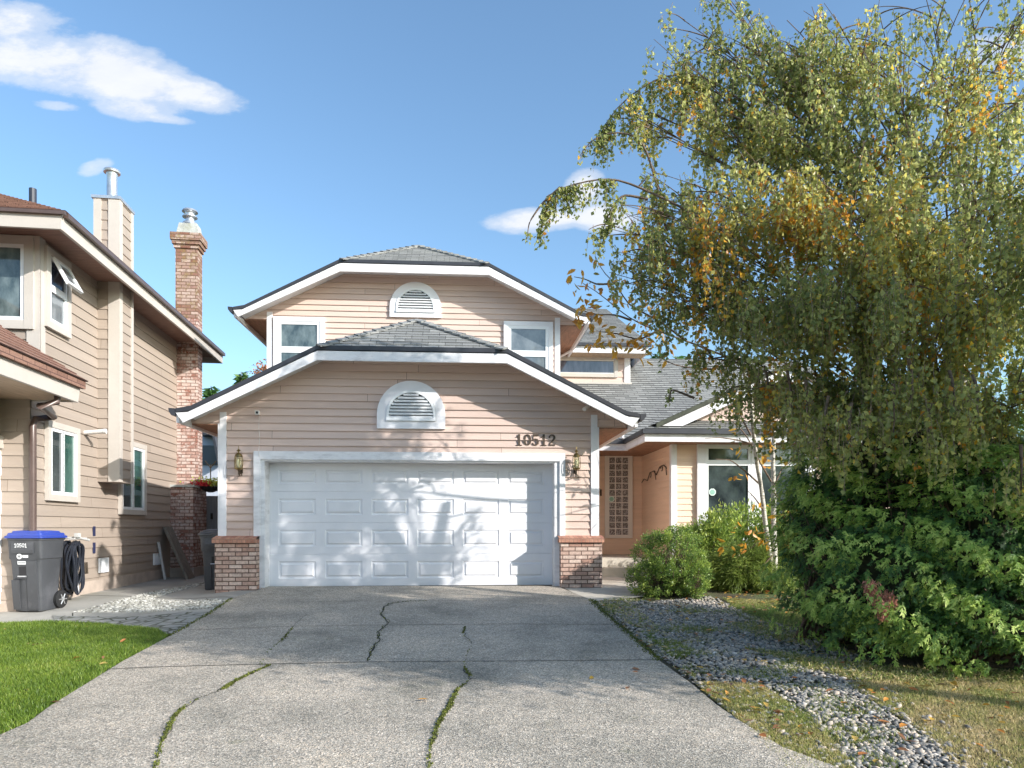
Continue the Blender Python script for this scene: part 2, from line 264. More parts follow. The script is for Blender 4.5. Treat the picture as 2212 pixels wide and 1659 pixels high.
# ------------------------------------------------------------------ mesh builder
def tag(o, label=None, cat=None, group=None, kind=None):
    if label: o['label'] = label
    if cat: o['category'] = cat
    if group: o['group'] = group
    if kind: o['kind'] = kind
    return o
def empty(name, loc, label, cat, group=None):
    o = bpy.data.objects.new(name, None); COL.objects.link(o); o.location = loc; o.empty_display_size = 0.2
    return tag(o, label, cat, group)
def attach(o, parent):
    if parent is not None:
        o.parent = parent
        l = V((0, 0, 0)); p = parent
        while p is not None: 
            if p.type == 'EMPTY': l += p.location
            p = p.parent
        if parent.type == 'EMPTY': o.matrix_parent_inverse = Matrix.Translation(-l)
    return o
class MB:
    def __init__(s): s.v = []; s.f = []; s.uv = []
    def poly(s, pts, uvs=None):
        pts = [V(p) for p in pts]
        if uvs is None:
            n = V((0, 0, 0))
            for i in range(len(pts)):
                a, b = pts[i], pts[(i + 1) % len(pts)]; n += a.cross(b)
            if n.length < 1e-12: n = UP.copy()
            n.normalize()
            if abs(n.z) > 0.8: uvs = [(p.x, p.y) for p in pts]
            else:
                h = UP.cross(n).normalized(); uvs = [(p.dot(h), p.z) for p in pts]
        i0 = len(s.v); s.v += [tuple(p) for p in pts]; s.f.append(tuple(range(i0, i0 + len(pts)))); s.uv += list(uvs)
    def prism(s, pts, vec):
        pts = [V(p) for p in pts]; vec = V(vec); q = [p + vec for p in pts]
        n = V((0, 0, 0))
        for i in range(len(pts)): n += pts[i].cross(pts[(i + 1) % len(pts)])
        if n.dot(vec) > 0: pts, q = pts[::-1], q[::-1]
        s.poly(pts); s.poly(q[::-1])
        for i in range(len(pts)):
            j = (i + 1) % len(pts); s.poly([pts[j], pts[i], q[i], q[j]])
    def box(s, a, b):
        x0, y0, z0 = a; x1, y1, z1 = b
        s.prism([(x0, y0, z0), (x1, y0, z0), (x1, y0, z1), (x0, y0, z1)], (0, y1 - y0, 0))
    def obox(s, O, U, Nn, u0, u1, z0, z1, n0, n1):                # box on a wall: along U, up, out along N
        P = lambda u, z, n: O + U * u + UP * z + Nn * n
        s.prism([P(u0, z0, n0), P(u1, z0, n0), P(u1, z1, n0), P(u0, z1, n0)], Nn * (n1 - n0))
    def tube(s, pts, r, sides=8, caps=True):
        pts = [V(p) for p in pts]; rs = r if isinstance(r, (list, tuple)) else [r] * len(pts)
        rings = []; ref = None
        for i, p in enumerate(pts):
            t = (pts[min(i + 1, len(pts) - 1)] - pts[max(i - 1, 0)]).normalized()
            if ref is None: ref = V((1, 0, 0)) if abs(t.x) < 0.8 else V((0, 1, 0))
            a = (ref - t * ref.dot(t)).normalized(); ref = a; b = t.cross(a)
            rings.append([p + (a * math.cos(k * 2 * math.pi / sides) + b * math.sin(k * 2 * math.pi / sides)) * rs[i] for k in range(sides)])
        for i in range(len(rings) - 1):
            for k in range(sides):
                k2 = (k + 1) % sides; s.poly([rings[i][k], rings[i][k2], rings[i + 1][k2], rings[i + 1][k]])
        if caps: s.poly(rings[0][::-1]); s.poly(rings[-1])
    def lathe(s, c, prof, sides=16):                                 # prof: (radius, z)
        c = V(c); rings = [[c + V((r * math.cos(k * 2 * math.pi / sides), r * math.sin(k * 2 * math.pi / sides), z)) for k in range(sides)] for r, z in prof]
        for i in range(len(rings) - 1):
            for k in range(sides):
                k2 = (k + 1) % sides; s.poly([rings[i][k], rings[i][k2], rings[i + 1][k2], rings[i + 1][k]])
        s.poly(rings[0][::-1]); s.poly(rings[-1])
    def build(s, name, mat, parent=None, smooth=False, merge=False):
        me = bpy.data.meshes.new(name); me.from_pydata(s.v, [], s.f)
        uvl = me.uv_layers.new(name='UVMap'); uvl.data.foreach_set('uv', np.array(s.uv, dtype=np.float32).ravel())
        me.materials.append(MATS[mat]); me.update()
        if smooth or merge:
            import bmesh
            bm = bmesh.new(); bm.from_mesh(me); bmesh.ops.remove_doubles(bm, verts=bm.verts, dist=1e-4); bm.to_mesh(me); bm.free()
        if smooth:
            me.polygons.foreach_set('use_smooth', [True] * len(me.polygons)); me.set_sharp_from_angle(angle=R_(40))
        o = bpy.data.objects.new(name, me); COL.objects.link(o); attach(o, parent)
        return o
def clip2(poly, v0, v1):
    def cut(P, keep, val):
        out = []
        for i in range(len(P)):
            a, b = P[i], P[(i + 1) % len(P)]; ka, kb = keep(a[1]), keep(b[1])
            if ka: out.append(a)
            if ka != kb:
                t = (val - a[1]) / (b[1] - a[1]); out.append((a[0] + (b[0] - a[0]) * t, val))
        return out
    P = cut(poly, lambda y: y >= v0 - 1e-9, v0)
    return cut(P, lambda y: y <= v1 + 1e-9, v1) if P else []
def lap(mb, pts, U, hint, course, t, base=None, wob=0.0):
    """a plane covered in overlapping courses (clapboard, shingles)"""
    pts = [V(p) for p in pts]; U = V(U).normalized(); hint = V(hint)
    n = V((0, 0, 0)); o = pts[0]
    for i in range(1, len(pts) - 1): n += (pts[i] - o).cross(pts[i + 1] - o)
    n.normalize()
    if n.dot(hint) < 0: n = -n
    W = n.cross(U)
    if W.z < 0: W = -W
    P2 = [((p - o).dot(U), (p - o).dot(W)) for p in pts]
    uo = o.dot(U); vo = o.z / W.z if W.z else 0
    vmin = min(p[1] for p in P2); vmax = max(p[1] for p in P2)
    b0 = (base / W.z - vo) if base is not None else vmin
    k = math.floor((vmin - b0) / course)
    while b0 + k * course < vmax - 1e-6:
        va, vb = b0 + k * course, b0 + (k + 1) * course; k += 1
        c = clip2(P2, va, vb)
        if len(c) < 3: continue
        off = lambda v: 0.001 + t * (vb - v) / course
        T = lambda q: o + U * q[0] + W * q[1] + n * off(q[1])
        q = [T(p) for p in c]
        nn = V((0, 0, 0))
        for i in range(1, len(q) - 1): nn += (q[i] - q[0]).cross(q[i + 1] - q[0])
        uv = [(p[0] + uo, p[1] + vo - (b0 + vo) % course) for p in c]
        if nn.dot(n) < 0: q = q[::-1]; uv = uv[::-1]
        mb.poly(q, uv)
        vb_ = max(va, vmin); bot = [p for p in c if abs(p[1] - vb_) < 1e-6]
        if len(bot) >= 2:
            u0 = min(p[0] for p in bot); u1 = max(p[0] for p in bot)
            if u1 - u0 > 1e-4:
                A = o + U * u0 + W * vb_; B = o + U * u1 + W * vb_
                mb.poly([A + n * off(vb_), B + n * off(vb_), B - n * 0.002, A - n * 0.002], [(u0 + uo, vb_), (u1 + uo, vb_), (u1 + uo, vb_), (u0 + uo, vb_)])
X_, Y_, NX, NY = V((1, 0, 0)), V((0, 1, 0)), V((-1, 0, 0)), V((0, -1, 0))
def wall(poly_pts, U, hint, name, mat, parent, course=0.12, t=0.014, base=0.0):
    mb = MB()
    for pl in poly_pts: lap(mb, pl, U, hint, course, t, base)
    return mb.build(name, mat, parent)
# ------------------------------------------------------------------ sun, sky, clouds
SUN = V((1.45, -1.0, 0.80)).normalized()
sl = bpy.data.lights.new('sun', 'SUN'); sl.energy = 4.1; sl.angle = R_(0.5); sl.color = (1.0, 0.955, 0.905)
so = bpy.data.objects.new('sun', sl); COL.objects.link(so); so.rotation_euler = SUN.to_track_quat('Z', 'Y').to_euler(); so.location = (20, -14, 14)
w = bpy.data.worlds.new('World'); scene.world = w; w.use_nodes = True; nt = w.node_tree; nt.nodes.clear()
wo = N(nt, 'ShaderNodeOutputWorld'); bg = N(nt, 'ShaderNodeBackground'); bg.inputs[1].default_value = 0.15; nt.links.new(bg.outputs[0], wo.inputs[0])
sky = N(nt, 'ShaderNodeTexSky', sky_type='NISHITA', sun_disc=False); sky.sun_elevation = math.asin(SUN.z); sky.sun_rotation = math.atan2(SUN.x, SUN.y)
sky.air_density = 1.0; sky.dust_density = 1.5; sky.ozone_density = 1.6; sky.altitude = 50
def MN(op, a, b=None, c=None):
    m = N(nt, 'ShaderNodeMath', operation=op)
    for i, x in enumerate((a, b, c)):
        if x is None: continue
        if hasattr(x, 'node'): nt.links.new(x, m.inputs[i])
        else: m.inputs[i].default_value = x
    return m.outputs[0]
tc = N(nt, 'ShaderNodeTexCoord'); sx = N(nt, 'ShaderNodeSeparateXYZ'); nt.links.new(tc.outputs['Generated'], sx.inputs[0])
def dotv(v): return MN('ADD', MN('MULTIPLY', sx.outputs[0], v.x), MN('ADD', MN('MULTIPLY', sx.outputs[1], v.y), MN('MULTIPLY', sx.outputs[2], v.z)))
fd = MN('MAXIMUM', dotv(FW), 0.02); cu = MN('DIVIDE', dotv(RT), fd); cv = MN('DIVIDE', sx.outputs[2], fd)      # bearing and height of a direction
cb = N(nt, 'ShaderNodeCombineXYZ'); nt.links.new(cu, cb.inputs[0]); nt.links.new(cv, cb.inputs[1])
mp = N(nt, 'ShaderNodeMapping'); mp.inputs['Scale'].default_value = (6, 13, 1); mp.inputs['Rotation'].default_value = (0, 0, R_(22)); nt.links.new(cb.outputs[0], mp.inputs[0])
nz1 = noise(nt, mp.outputs[0], 1.6, 12, 0.66)
mp2 = N(nt, 'ShaderNodeMapping'); mp2.inputs['Scale'].default_value = (3, 4, 1); nt.links.new(cb.outputs[0], mp2.inputs[0]); nz2 = noise(nt, mp2.outputs[0], 2.0, 4, 0.5)
best = None
for (px, py, ax, ay, rot, wgt) in [(90, 130, 220, 75, -12, 1.0), (270, 165, 185, 78, -18, 1.2), (400, 198, 140, 42, -14, 1.0), (300, 232, 110, 34, -4, 0.95), (-60, 40, 260, 60, -8, 1.0), (350, 255, 75, 14, -8, 0.85), (120, 228, 62, 13, -7, 0.62),
                             (205, 362, 48, 20, 18, 0.72), (1165, 476, 130, 32, 4, 1.1), (1262, 410, 60, 50, 25, 1.1), (1300, 470, 90, 42, 0, 1.1), (1440, 820, 90, 40, 5, 0.8), (2190, 110, 120, 50, 12, 0.45)]:
    u0, v0 = (px - HX) / FL, (HY - py) / FL; c, s_ = math.cos(R_(rot)), math.sin(R_(rot))
    du, dv = MN('SUBTRACT', cu, u0), MN('SUBTRACT', cv, v0)
    a = MN('DIVIDE', MN('ADD', MN('MULTIPLY', du, c), MN('MULTIPLY', dv, s_)), ax / FL)
    b = MN('DIVIDE', MN('SUBTRACT', MN('MULTIPLY', dv, c), MN('MULTIPLY', du, s_)), ay / FL)
    e = MN('MULTIPLY', MN('SUBTRACT', 1.0, MN('ADD', MN('MULTIPLY', a, a), MN('MULTIPLY', b, b))), wgt)
    best = e if best is None else MN('SMOOTH_MAX', best, e, 0.4)
f1 = MN('ADD', best, MN('MULTIPLY', MN('SUBTRACT', nz1, 0.5), 1.75)); f1 = MN('ADD', f1, MN('MULTIPLY', MN('SUBTRACT', nz2, 0.5), 0.8))
cr = ramp(nt, [(-.0, (0, 0, 0)), (0.5, (0.5,) * 3), (1.0, (1, 1, 1))], 'EASE'); nt.links.new(f1, cr.inputs[0])
front = MN('GREATER_THAN', dotv(FW), 0.05)
cf = MN('MULTIPLY', MN('MULTIPLY', cr.outputs[0], front), 0.93)
shade = ramp(nt, [(0.3, (3.8, 3.95, 4.3)), (0.7, (4.35, 4.4, 4.5))]); nt.links.new(nz1, shade.inputs[0])
skc = mixc(nt, 1.0, sky.outputs[0], (0.95, 1.12, 1.17), 'MULTIPLY')
fin = mixc(nt, cf, skc, shade.outputs[0]); nt.links.new(fin, bg.inputs[0])
scene.view_settings.view_transform = 'Standard'; scene.view_settings.look = 'None'; scene.view_settings.gamma = 1.0; scene.view_settings.exposure = 0.66
scene.render.engine = 'CYCLES'; scene.cycles.max_bounces = 7; scene.cycles.diffuse_bounces = 4; scene.cycles.transmission_bounces = 4; scene.cycles.glossy_bounces = 3

# ------------------------------------------------------------------ shared building parts
def window(parent, O, U, Nn, u0, u1, z0, z1, cas, casmat, frmat, layout, fr=0.05, d=0.045, name='window', panes=None, top=None, bot=None, sill=False):
    """casing round the opening (an object), frame and panes as its children. layout: list of (u0,u1,z0,z1,pane material) in 0..1"""
    ct = cas if top is None else top; cbm = cas if bot is None else bot
    mb = MB()
    if cas > 0:
        mb.obox(O, U, Nn, u0, u0 + cas, z0, z1, 0.0, d); mb.obox(O, U, Nn, u1 - cas, u1, z0, z1, 0.0, d)
        mb.obox(O, U, Nn, u0 + cas, u1 - cas, z1 - ct, z1, 0.0, d - 0.003); mb.obox(O, U, Nn, u0 + cas, u1 - cas, z0, z0 + cbm, 0.0, d - 0.003)
        if sill: mb.obox(O, U, Nn, u0 - 0.02, u1 + 0.02, z0 - 0.03, z0, 0.0, d + 0.03)
    wdw = mb.build(name, casmat, parent)
    a0, a1, b0, b1 = u0 + cas, u1 - cas, z0 + cbm, z1 - ct
    f = MB()
    for (x0, x1, y0, y1, pm) in layout:
        p0, p1, q0, q1 = a0 + (a1 - a0) * x0, a0 + (a1 - a0) * x1, b0 + (b1 - b0) * y0, b0 + (b1 - b0) * y1
        f.obox(O, U, Nn, p0, p0 + fr, q0, q1, 0.0, d * 0.75); f.obox(O, U, Nn, p1 - fr, p1, q0, q1, 0.0, d * 0.75)
        f.obox(O, U, Nn, p0 + fr, p1 - fr, q0, q0 + fr, 0.0, d * 0.75 - 0.002); f.obox(O, U, Nn, p0 + fr, p1 - fr, q1 - fr, q1, 0.0, d * 0.75 - 0.002)
    f.build('frame', frmat, wdw)
    for (x0, x1, y0, y1, pm) in layout:
        p0, p1, q0, q1 = a0 + (a1 - a0) * x0, a0 + (a1 - a0) * x1, b0 + (b1 - b0) * y0, b0 + (b1 - b0) * y1
        m = MB(); m.obox(O, U, Nn, p0 + fr - 0.004, p1 - fr + 0.004, q0 + fr - 0.004, q1 - fr + 0.004, 0.001, 0.018); m.build('pane', pm, wdw)
    return wdw

H = empty('house', (-0.8, 11.75, 0), 'tan clapboard two storey house with white garage door and grey shingle roofs', 'house')
# --- garage block
YW, YF = 11.75, 11.2; XL, XR = -3.88, 2.24; XC = -0.80
OPL, OPR, OPT = -3.33, 1.69, 2.17          # wall opening behind the casing
ze = 2.66
def zr(x, xc=XC): return 3.585 - 0.488 * (abs(x - xc) - 1.475)
cl, crr = XC - 1.475, XC + 1.475
zc_ = 3.66
polys = [[(XL, YW, 0.0), (OPL, YW, 0.0), (OPL, YW, zc_ if False else OPT), (XL, YW, OPT)],
         [(OPR, YW, 0.0), (XR, YW, 0.0), (XR, YW, OPT), (OPR, YW, OPT)],
         [(XL, YW, OPT), (XR, YW, OPT), (XR, YW, ze), (XL, YW, ze)],
         [(XL - .0, YW, ze), (XR, YW, ze), (XR, YW, zr(XR) + .15), (crr, YW, 3.74), (cl, YW, 3.74), (XL, YW, zr(XL) + .15)],
         [(XL - 0.55, YW, ze), (XL, YW, ze), (XL, YW, zr(XL) + .15), (XL - 0.55, YW, ze + .06)],
         [(XR, YW, ze), (XR + 0.5, YW, ze), (XR + 0.5, YW, ze + .06), (XR, YW, zr(XR) + .15)]]
wall(polys, X_, NY, 'garage_wall', 'siding', H, 0.122, 0.024, 0.85)
mb = MB()
lap(mb, [(XR, YW, 0), (XR, 16.4, 0), (XR, 16.4, 2.7), (XR, YW, 2.7)], Y_, X_, 0.122, 0.014, 0.85)
mb.build('side_wall', 'siding', H); mb = MB()
lap(mb, [(XL, YW, 0), (XL, 22, 0), (XL, 22, 2.7), (XL, YW, 2.7)], Y_, NX, 0.122, 0.014, 0.85)
mb.build('side_wall', 'siding', H)
for x0, x1, xa, xb in ((-3.885, -3.784, XL - .035, XL - .006), (2.139, 2.245, XR + .006, XR + .035)):
    mb = MB(); mb.box((x0, YW - 0.035, 0.85), (x1, YW + 0.02, zr((x0 + x1) / 2) + .02)); mb.box((xa, YW - .03, 0.85), (xb, YW + 0.1, ze)); mb.build('corner_board', 'white_trim', H)
# fascia of the clipped gable
def rake(xc, hw, yf, tipz0, tipz1, tipw_in, tipw_out, cz0, cz1, name, mat, th=0.045):
    mb = MB()
    L = [(xc - tipw_out, yf, tipz1), (xc - tipw_out + .18, yf, tipz1 + .012), (xc - hw, yf, cz1), (xc - hw, yf, cz0), (xc - tipw_in, yf, tipz0)]
    mb.prism(L, (0, th, 0))
    mb.prism([(2 * xc - p[0], p[1], p[2]) for p in L], (0, th, 0))
    mb.prism([(xc - hw + .002, yf + .002, cz0), (xc + hw - .002, yf + .002, cz0), (xc + hw - .002, yf + .002, cz1), (xc - hw + .002, yf + .002, cz1)], (0, th, 0))
    return mb.build(name, mat, H)
rake(XC + .03, 1.475, YF, 2.595, 2.745, 3.49, 3.60, 3.584, 3.73, 'fascia', 'worn_trim')
SH = 0.135
def clipped_roof(xc, hw, tw, yf, yp, yb, zt, zc, zp, name, par):
    mb = MB(); h = UP
    for s in (-1, 1):
        e = xc + s * tw; c = xc + s * hw
        # bell-cast foot then main slope
        e2 = xc + s * (tw - 0.22); z2 = zt + 0.05; zk = zc - (zc - z2) * 0
        lap(mb, [(e, yf, zt), (e2, yf, z2), (e2, yb, z2), (e, yb, zt)], Y_, h, SH, 0.010)
        lap(mb, [(e2, yf, z2), (c, yf, zc), (xc, yp, zp), (xc, yb, zp), (e2, yb, z2)], Y_, h, SH, 0.010)
    lap(mb, [(xc - hw, yf, zc), (xc + hw, yf, zc), (xc, yp, zp)], X_, h, SH * 0.8, 0.010)
    # underside
    for s in (-1, 1):
        c = xc + s * hw; e2 = xc + s * (tw - 0.22); z2 = zt + 0.05; d = -0.05
        pl = [(e2, yf, z2 + d), (c, yf, zc + d), (xc, yp, zp + d), (xc, yb, zp + d), (e2, yb, z2 + d)]
        mb.poly(pl if s < 0 else pl[::-1])
    roof = mb.build(name, 'shingle_grey', par)
    # ridge and hip caps
    mb = MB()
    def caps(a, b, w=0.115, n=None, st=0.17):
        a, b = V(a), V(b); L = (b - a).length; n = int(L / st) - 1; d = (b - a).normalized(); side = d.cross(UP).normalized(); up = side.cross(d).normalized()
        for i in range(n + 1):
            p = a + d * (i * st); q = p + d * (st * 1.25)
            q = p + d * (st * 1.2)
            h0, h1 = 0.034, 0.012
            mb.prism([p + up * h0, p + side * w + up * (h0 - .05), p + side * w + up * (h0 - .075), p + up * (h0 - .03), p - side * w + up * (h0 - .075), p - side * w + up * (h0 - .05)], q - p + up * (h1 - h0))
    caps((xc - hw, yf, zc + .005), (xc, yp, zp + .005)); caps((xc + hw, yf, zc + .005), (xc, yp, zp + .005)); caps((xc, yp + .16, zp - .01), (xc, yb, zp - .01), st=.3)
    mb.build('ridge_cap', 'shingle_grey', roof)
    # dark drip edge along the front and black gutters along the eaves
    mb = MB()
    for s in (-1, 1):
        c = xc + s * hw; e2 = xc + s * (tw - 0.22); z2 = zt + 0.05; e = xc + s * tw
        mb.prism([(e2, yf - .012, z2 + .012), (c, yf - .012, zc + .014), (c, yf - .012, zc - .055), (e2, yf - .012, z2 - .055)], (0, .05, 0))
        mb.prism([(e, yf - .014, zt + .02), (e2, yf - .014, z2 + .012), (e2, yf - .014, z2 - .055), (e + s * .0, yf - .014, zt - .04)], (0, .05, 0))
    mb.prism([(xc - hw, yf - .013, zc + .014), (xc + hw, yf - .013, zc + .014), (xc + hw, yf - .013, zc - .055), (xc - hw, yf - .013, zc - .055)], (0, .05, 0))
    mb.build('drip_edge', 'gutter_black', roof)
    for s in (-1, 1):
        e = xc + s * tw; m = MB()
        m.prism([(e + s * .01, yf - .01, zt + .02), (e + s * .105, yf - .01, zt + .025), (e + s * .10, yf - .01, zt - .03), (e + s * .06, yf - .01, zt - .085), (e + s * .01, yf - .01, zt - .09)], (0, yb - yf, 0))
        m.build('gutter', 'gutter_black', roof)
    return roof
clipped_roof(XC + .03, 1.475, 3.60, YF, 12.15, 17.0, 2.79, 3.80, 4.515, 'garage_roof', H)
# soffits under the side eaves
mb = MB(); mb.box((-4.33, YW + 0.002, ze - 0.02), (XL, 20, ze)); mb.build('soffit', 'soffit_cedar', H)
mb = MB(); mb.box((XR, YW + 0.002, ze - 0.02), (2.76, 16.4, ze)); mb.build('soffit', 'soffit_cedar', H)
for x0, y1 in ((-4.38, 20), (2.765, 16)): mb = MB(); mb.box((x0, YF + .05, 2.60), (x0 + .045, y1, 2.75)); mb.build('eave_board', 'white_trim', H)
mb = MB()   # soffit under the rake overhang
for s in (-1, 1):
    xc = XC + .03; mb.poly([(xc + s * 1.475, YF + .045, 3.70), (xc + s * 1.475, YW, 3.70), (xc + s * 3.5, YW, 2.715), (xc + s * 3.5, YF + .045, 2.715)])
mb.poly([(xc - 1.475, YF + .045, 3.70), (xc + 1.475, YF + .045, 3.70), (xc + 1.475, YW, 3.70), (xc - 1.475, YW, 3.70)]); mb.build('rake_soffit', 'white_trim', H)
# door casing
mb = MB()
mb.box((-3.347, YW - .06, 0.85), (-3.24, YW + .02, 2.22)); mb.box((1.61, YW - .06, 0.85), (1.703, YW + .02, 2.22)); mb.box((-3.24, YW - .058, 2.085), (1.61, YW + .02, 2.22))
mb.box((-3.262, YW - .03, 0.0), (-3.182, 12.02, 2.084)); mb.box((1.527, YW - .03, 0.0), (1.61, 12.02, 2.084)); mb.box((-3.182, YW - .028, 2.06), (1.527, 12.02, 2.084))
mb.build('door_casing', 'worn_trim', H)
# sectional garage door
YD = 12.02; DL, DR = -3.182, 1.527; DT = 2.06
mb = MB(); secz = [0.012, 0.545, 1.069, 1.585, DT]; cw = (DR - DL - 0.14) / 6
for k in range(4):
    z0, z1 = secz[k] + .004, secz[k + 1] - .004; y = YD
    x = DL; mb.poly([(x, y, z0), (x + .07, y, z0), (x + .07, y, z1), (x, y, z1)]); mb.poly([(DR - .07, y, z0), (DR, y, z0), (DR, y, z1), (DR - .07, y, z1)])
    mb.poly([(DL, y, z1), (DR, y, z1), (DR, y + .012, z1 + .006), (DL, y + .012, z1 + .006)]); mb.poly([(DL, y + .012, z0 - .006), (DR, y + .012, z0 - .006), (DR, y, z0), (DL, y, z0)])
    for c in range(6):
        a = DL + .07 + c * cw; b = a + cw; p0, p1 = a + .075, b - .075; q0, q1 = z0 + .125, z1 - .115
        def ring(o0, y0, o1, y1):
            A = [(p0 + o0, y0, q0 + o0), (p1 - o0, y0, q0 + o0), (p1 - o0, y0, q1 - o0), (p0 + o0, y0, q1 - o0)]; B = [(p0 + o1, y1, q0 + o1), (p1 - o1, y1, q0 + o1), (p1 - o1, y1, q1 - o1), (p0 + o1, y1, q1 - o1)]
            for i in range(4): j = (i + 1) % 4; mb.poly([A[i], A[j], B[j], B[i]])
        mb.poly([(a, y, z0), (b, y, z0), (p1, y, q0), (p0, y, q0)]); mb.poly([(b, y, z0), (b, y, z1), (p1, y, q1), (p1, y, q0)])
        mb.poly([(b, y, z1), (a, y, z1), (p0, y, q1), (p1, y, q1)]); mb.poly([(a, y, z1), (a, y, z0), (p0, y, q0), (p0, y, q1)])
        ring(0, y, .014, y + .014); ring(.014, y + .014, .035, y + .014); ring(.035, y + .014, .055, y - .003)
        mb.poly([(p0 + .055, y - .003, q0 + .055), (p1 - .055, y - .003, q0 + .055), (p1 - .055, y - .003, q1 - .055), (p0 + .055, y - .003, q1 - .055)])
mb.box((DL, YD + .016, 0.012), (DR, YD + .05, DT)); gd = mb.build('garage_door', 'door_paint', H)
m = MB(); m.box((DL, YD - .004, -.005), (DR, YD + .04, .014)); m.build('bottom_seal', 'rubber', gd)
# brick piers
for x0, x1 in ((-3.906, -3.262), (1.61, 2.291)):
    m = MB(); m.box((x0, 11.55, -0.12), (x1, YW + .06, 0.745)); m.box((x0, YW + .061, -.12), (x0 + .1 if x0 < 0 else x1, YW + .2, .745)); pr = m.build('brick_pier', 'brick_tan', H)
    m = MB(); m.prism([(x0 - .035, 11.51, .745), (x1 + (.0 if x0 < 0 else .03), 11.51, .745), (x1 + (.0 if x0 < 0 else .03), 11.51, .815), (x0 - .035, 11.51, .815)], (0, .1, 0))
    m.poly([(x0 - .035, 11.51, .815), (x1 + (.0 if x0 < 0 else .03), 11.51, .815), (x1 + (.0 if x0 < 0 else .03), YW, .86), (x0 - .035, YW, .86)], [(x0, 0), (x1, 0), (x1, .2), (x0, .2)])
    m.box((x0 - .03, 11.61, .745), (x1 + (.0 if x0 < 0 else .028), YW, .8)); m.build('brick_cap', 'brick_cap', pr)
# arched louvred gable vents
def arch(O, r, leg, n=20):                                             # outline in (x, z)
    return [(O[0] - r, O[2] - leg)] + [(O[0] + r * math.cos(math.pi - k * math.pi / n), O[2] + r * math.sin(math.pi - k * math.pi / n)) for k in range(n + 1)] + [(O[0] + r, O[2] - leg)]
def gable_vent(cx, y, zc0, r, leg, r2, leg2, label=None):
    mb = MB(); A = arch((cx, y, zc0), r, leg2); B = arch((cx, y, zc0), r2, leg2)
    P = lambda q, yy: (q[0], yy, q[1]); yf, yb = y - .05, y
    for i in range(len(A) - 1):
        mb.poly([P(A[i], yf), P(B[i], yf), P(B[i + 1], yf), P(A[i + 1], yf)][::-1]); mb.poly([P(A[i], yb), P(A[i], yf), P(A[i + 1], yf), P(A[i + 1], yb)][::-1])
        mb.poly([P(B[i], yf), P(B[i], yb), P(B[i + 1], yb), P(B[i + 1], yf)][::-1])
    mb.box((cx - r, yf, zc0 - leg), (cx + r, yb, zc0 - leg2 - .0005)); v = mb.build('gable_vent', 'white_trim', H)
    mb = MB(); r3 = r2 - .045; C = arch((cx, y, zc0), r2 - .004, leg2 - .004); D = arch((cx, y, zc0), r3, leg2 - .045); yf = y - .068
    for i in range(len(C) - 1):
        mb.poly([P(C[i], yf), P(D[i], yf), P(D[i + 1], yf), P(C[i + 1], yf)][::-1]); mb.poly([P(C[i], y), P(C[i], yf), P(C[i + 1], yf), P(C[i + 1], y)][::-1]); mb.poly([P(D[i], yf), P(D[i], y), P(D[i + 1], y), P(D[i + 1], yf)][::-1])
    mb.box((cx - r2 + .004, yf - .01, zc0 - leg2 + .002), (cx + r2 - .004, y, zc0 - leg2 + .045)); mb.build('louvre_frame', 'vinyl', v)
    mb = MB(); zb, zt = zc0 - leg2 + .05, zc0 + r3; n = int(round((zt - zb) / .052))
    for k in range(n):
        z = zb + (zt - zb) * k / n; zz = z + .03
        hw = r3 if zz < zc0 else math.sqrt(max(0, r3 * r3 - (zz - zc0) ** 2))
        if hw > .03: mb.prism([(cx - hw, y - .062, z), (cx + hw, y - .062, z), (cx + hw, y - .062, z + .012), (cx - hw, y - .062, z + .012)], (0, .008, 0)); mb.prism([(cx - hw, y - .062, z + .010), (cx - hw, y - .01, z + .045), (cx - hw, y - .01, z + .052), (cx - hw, y - .062, z + .018)], (2 * hw, 0, 0))
    mb.build('louvre', 'vinyl', v)
    m = MB(); q = arch((cx, y, zc0), r3 + .01, leg2 - .03); m.prism([(p[0], y - .012, p[1]) for p in q], (0, .008, 0)); m.build('backing', 'black_plastic', v)
    return v
gable_vent(-.832, YW - .014, 2.83, .554, .228, .405, .105)
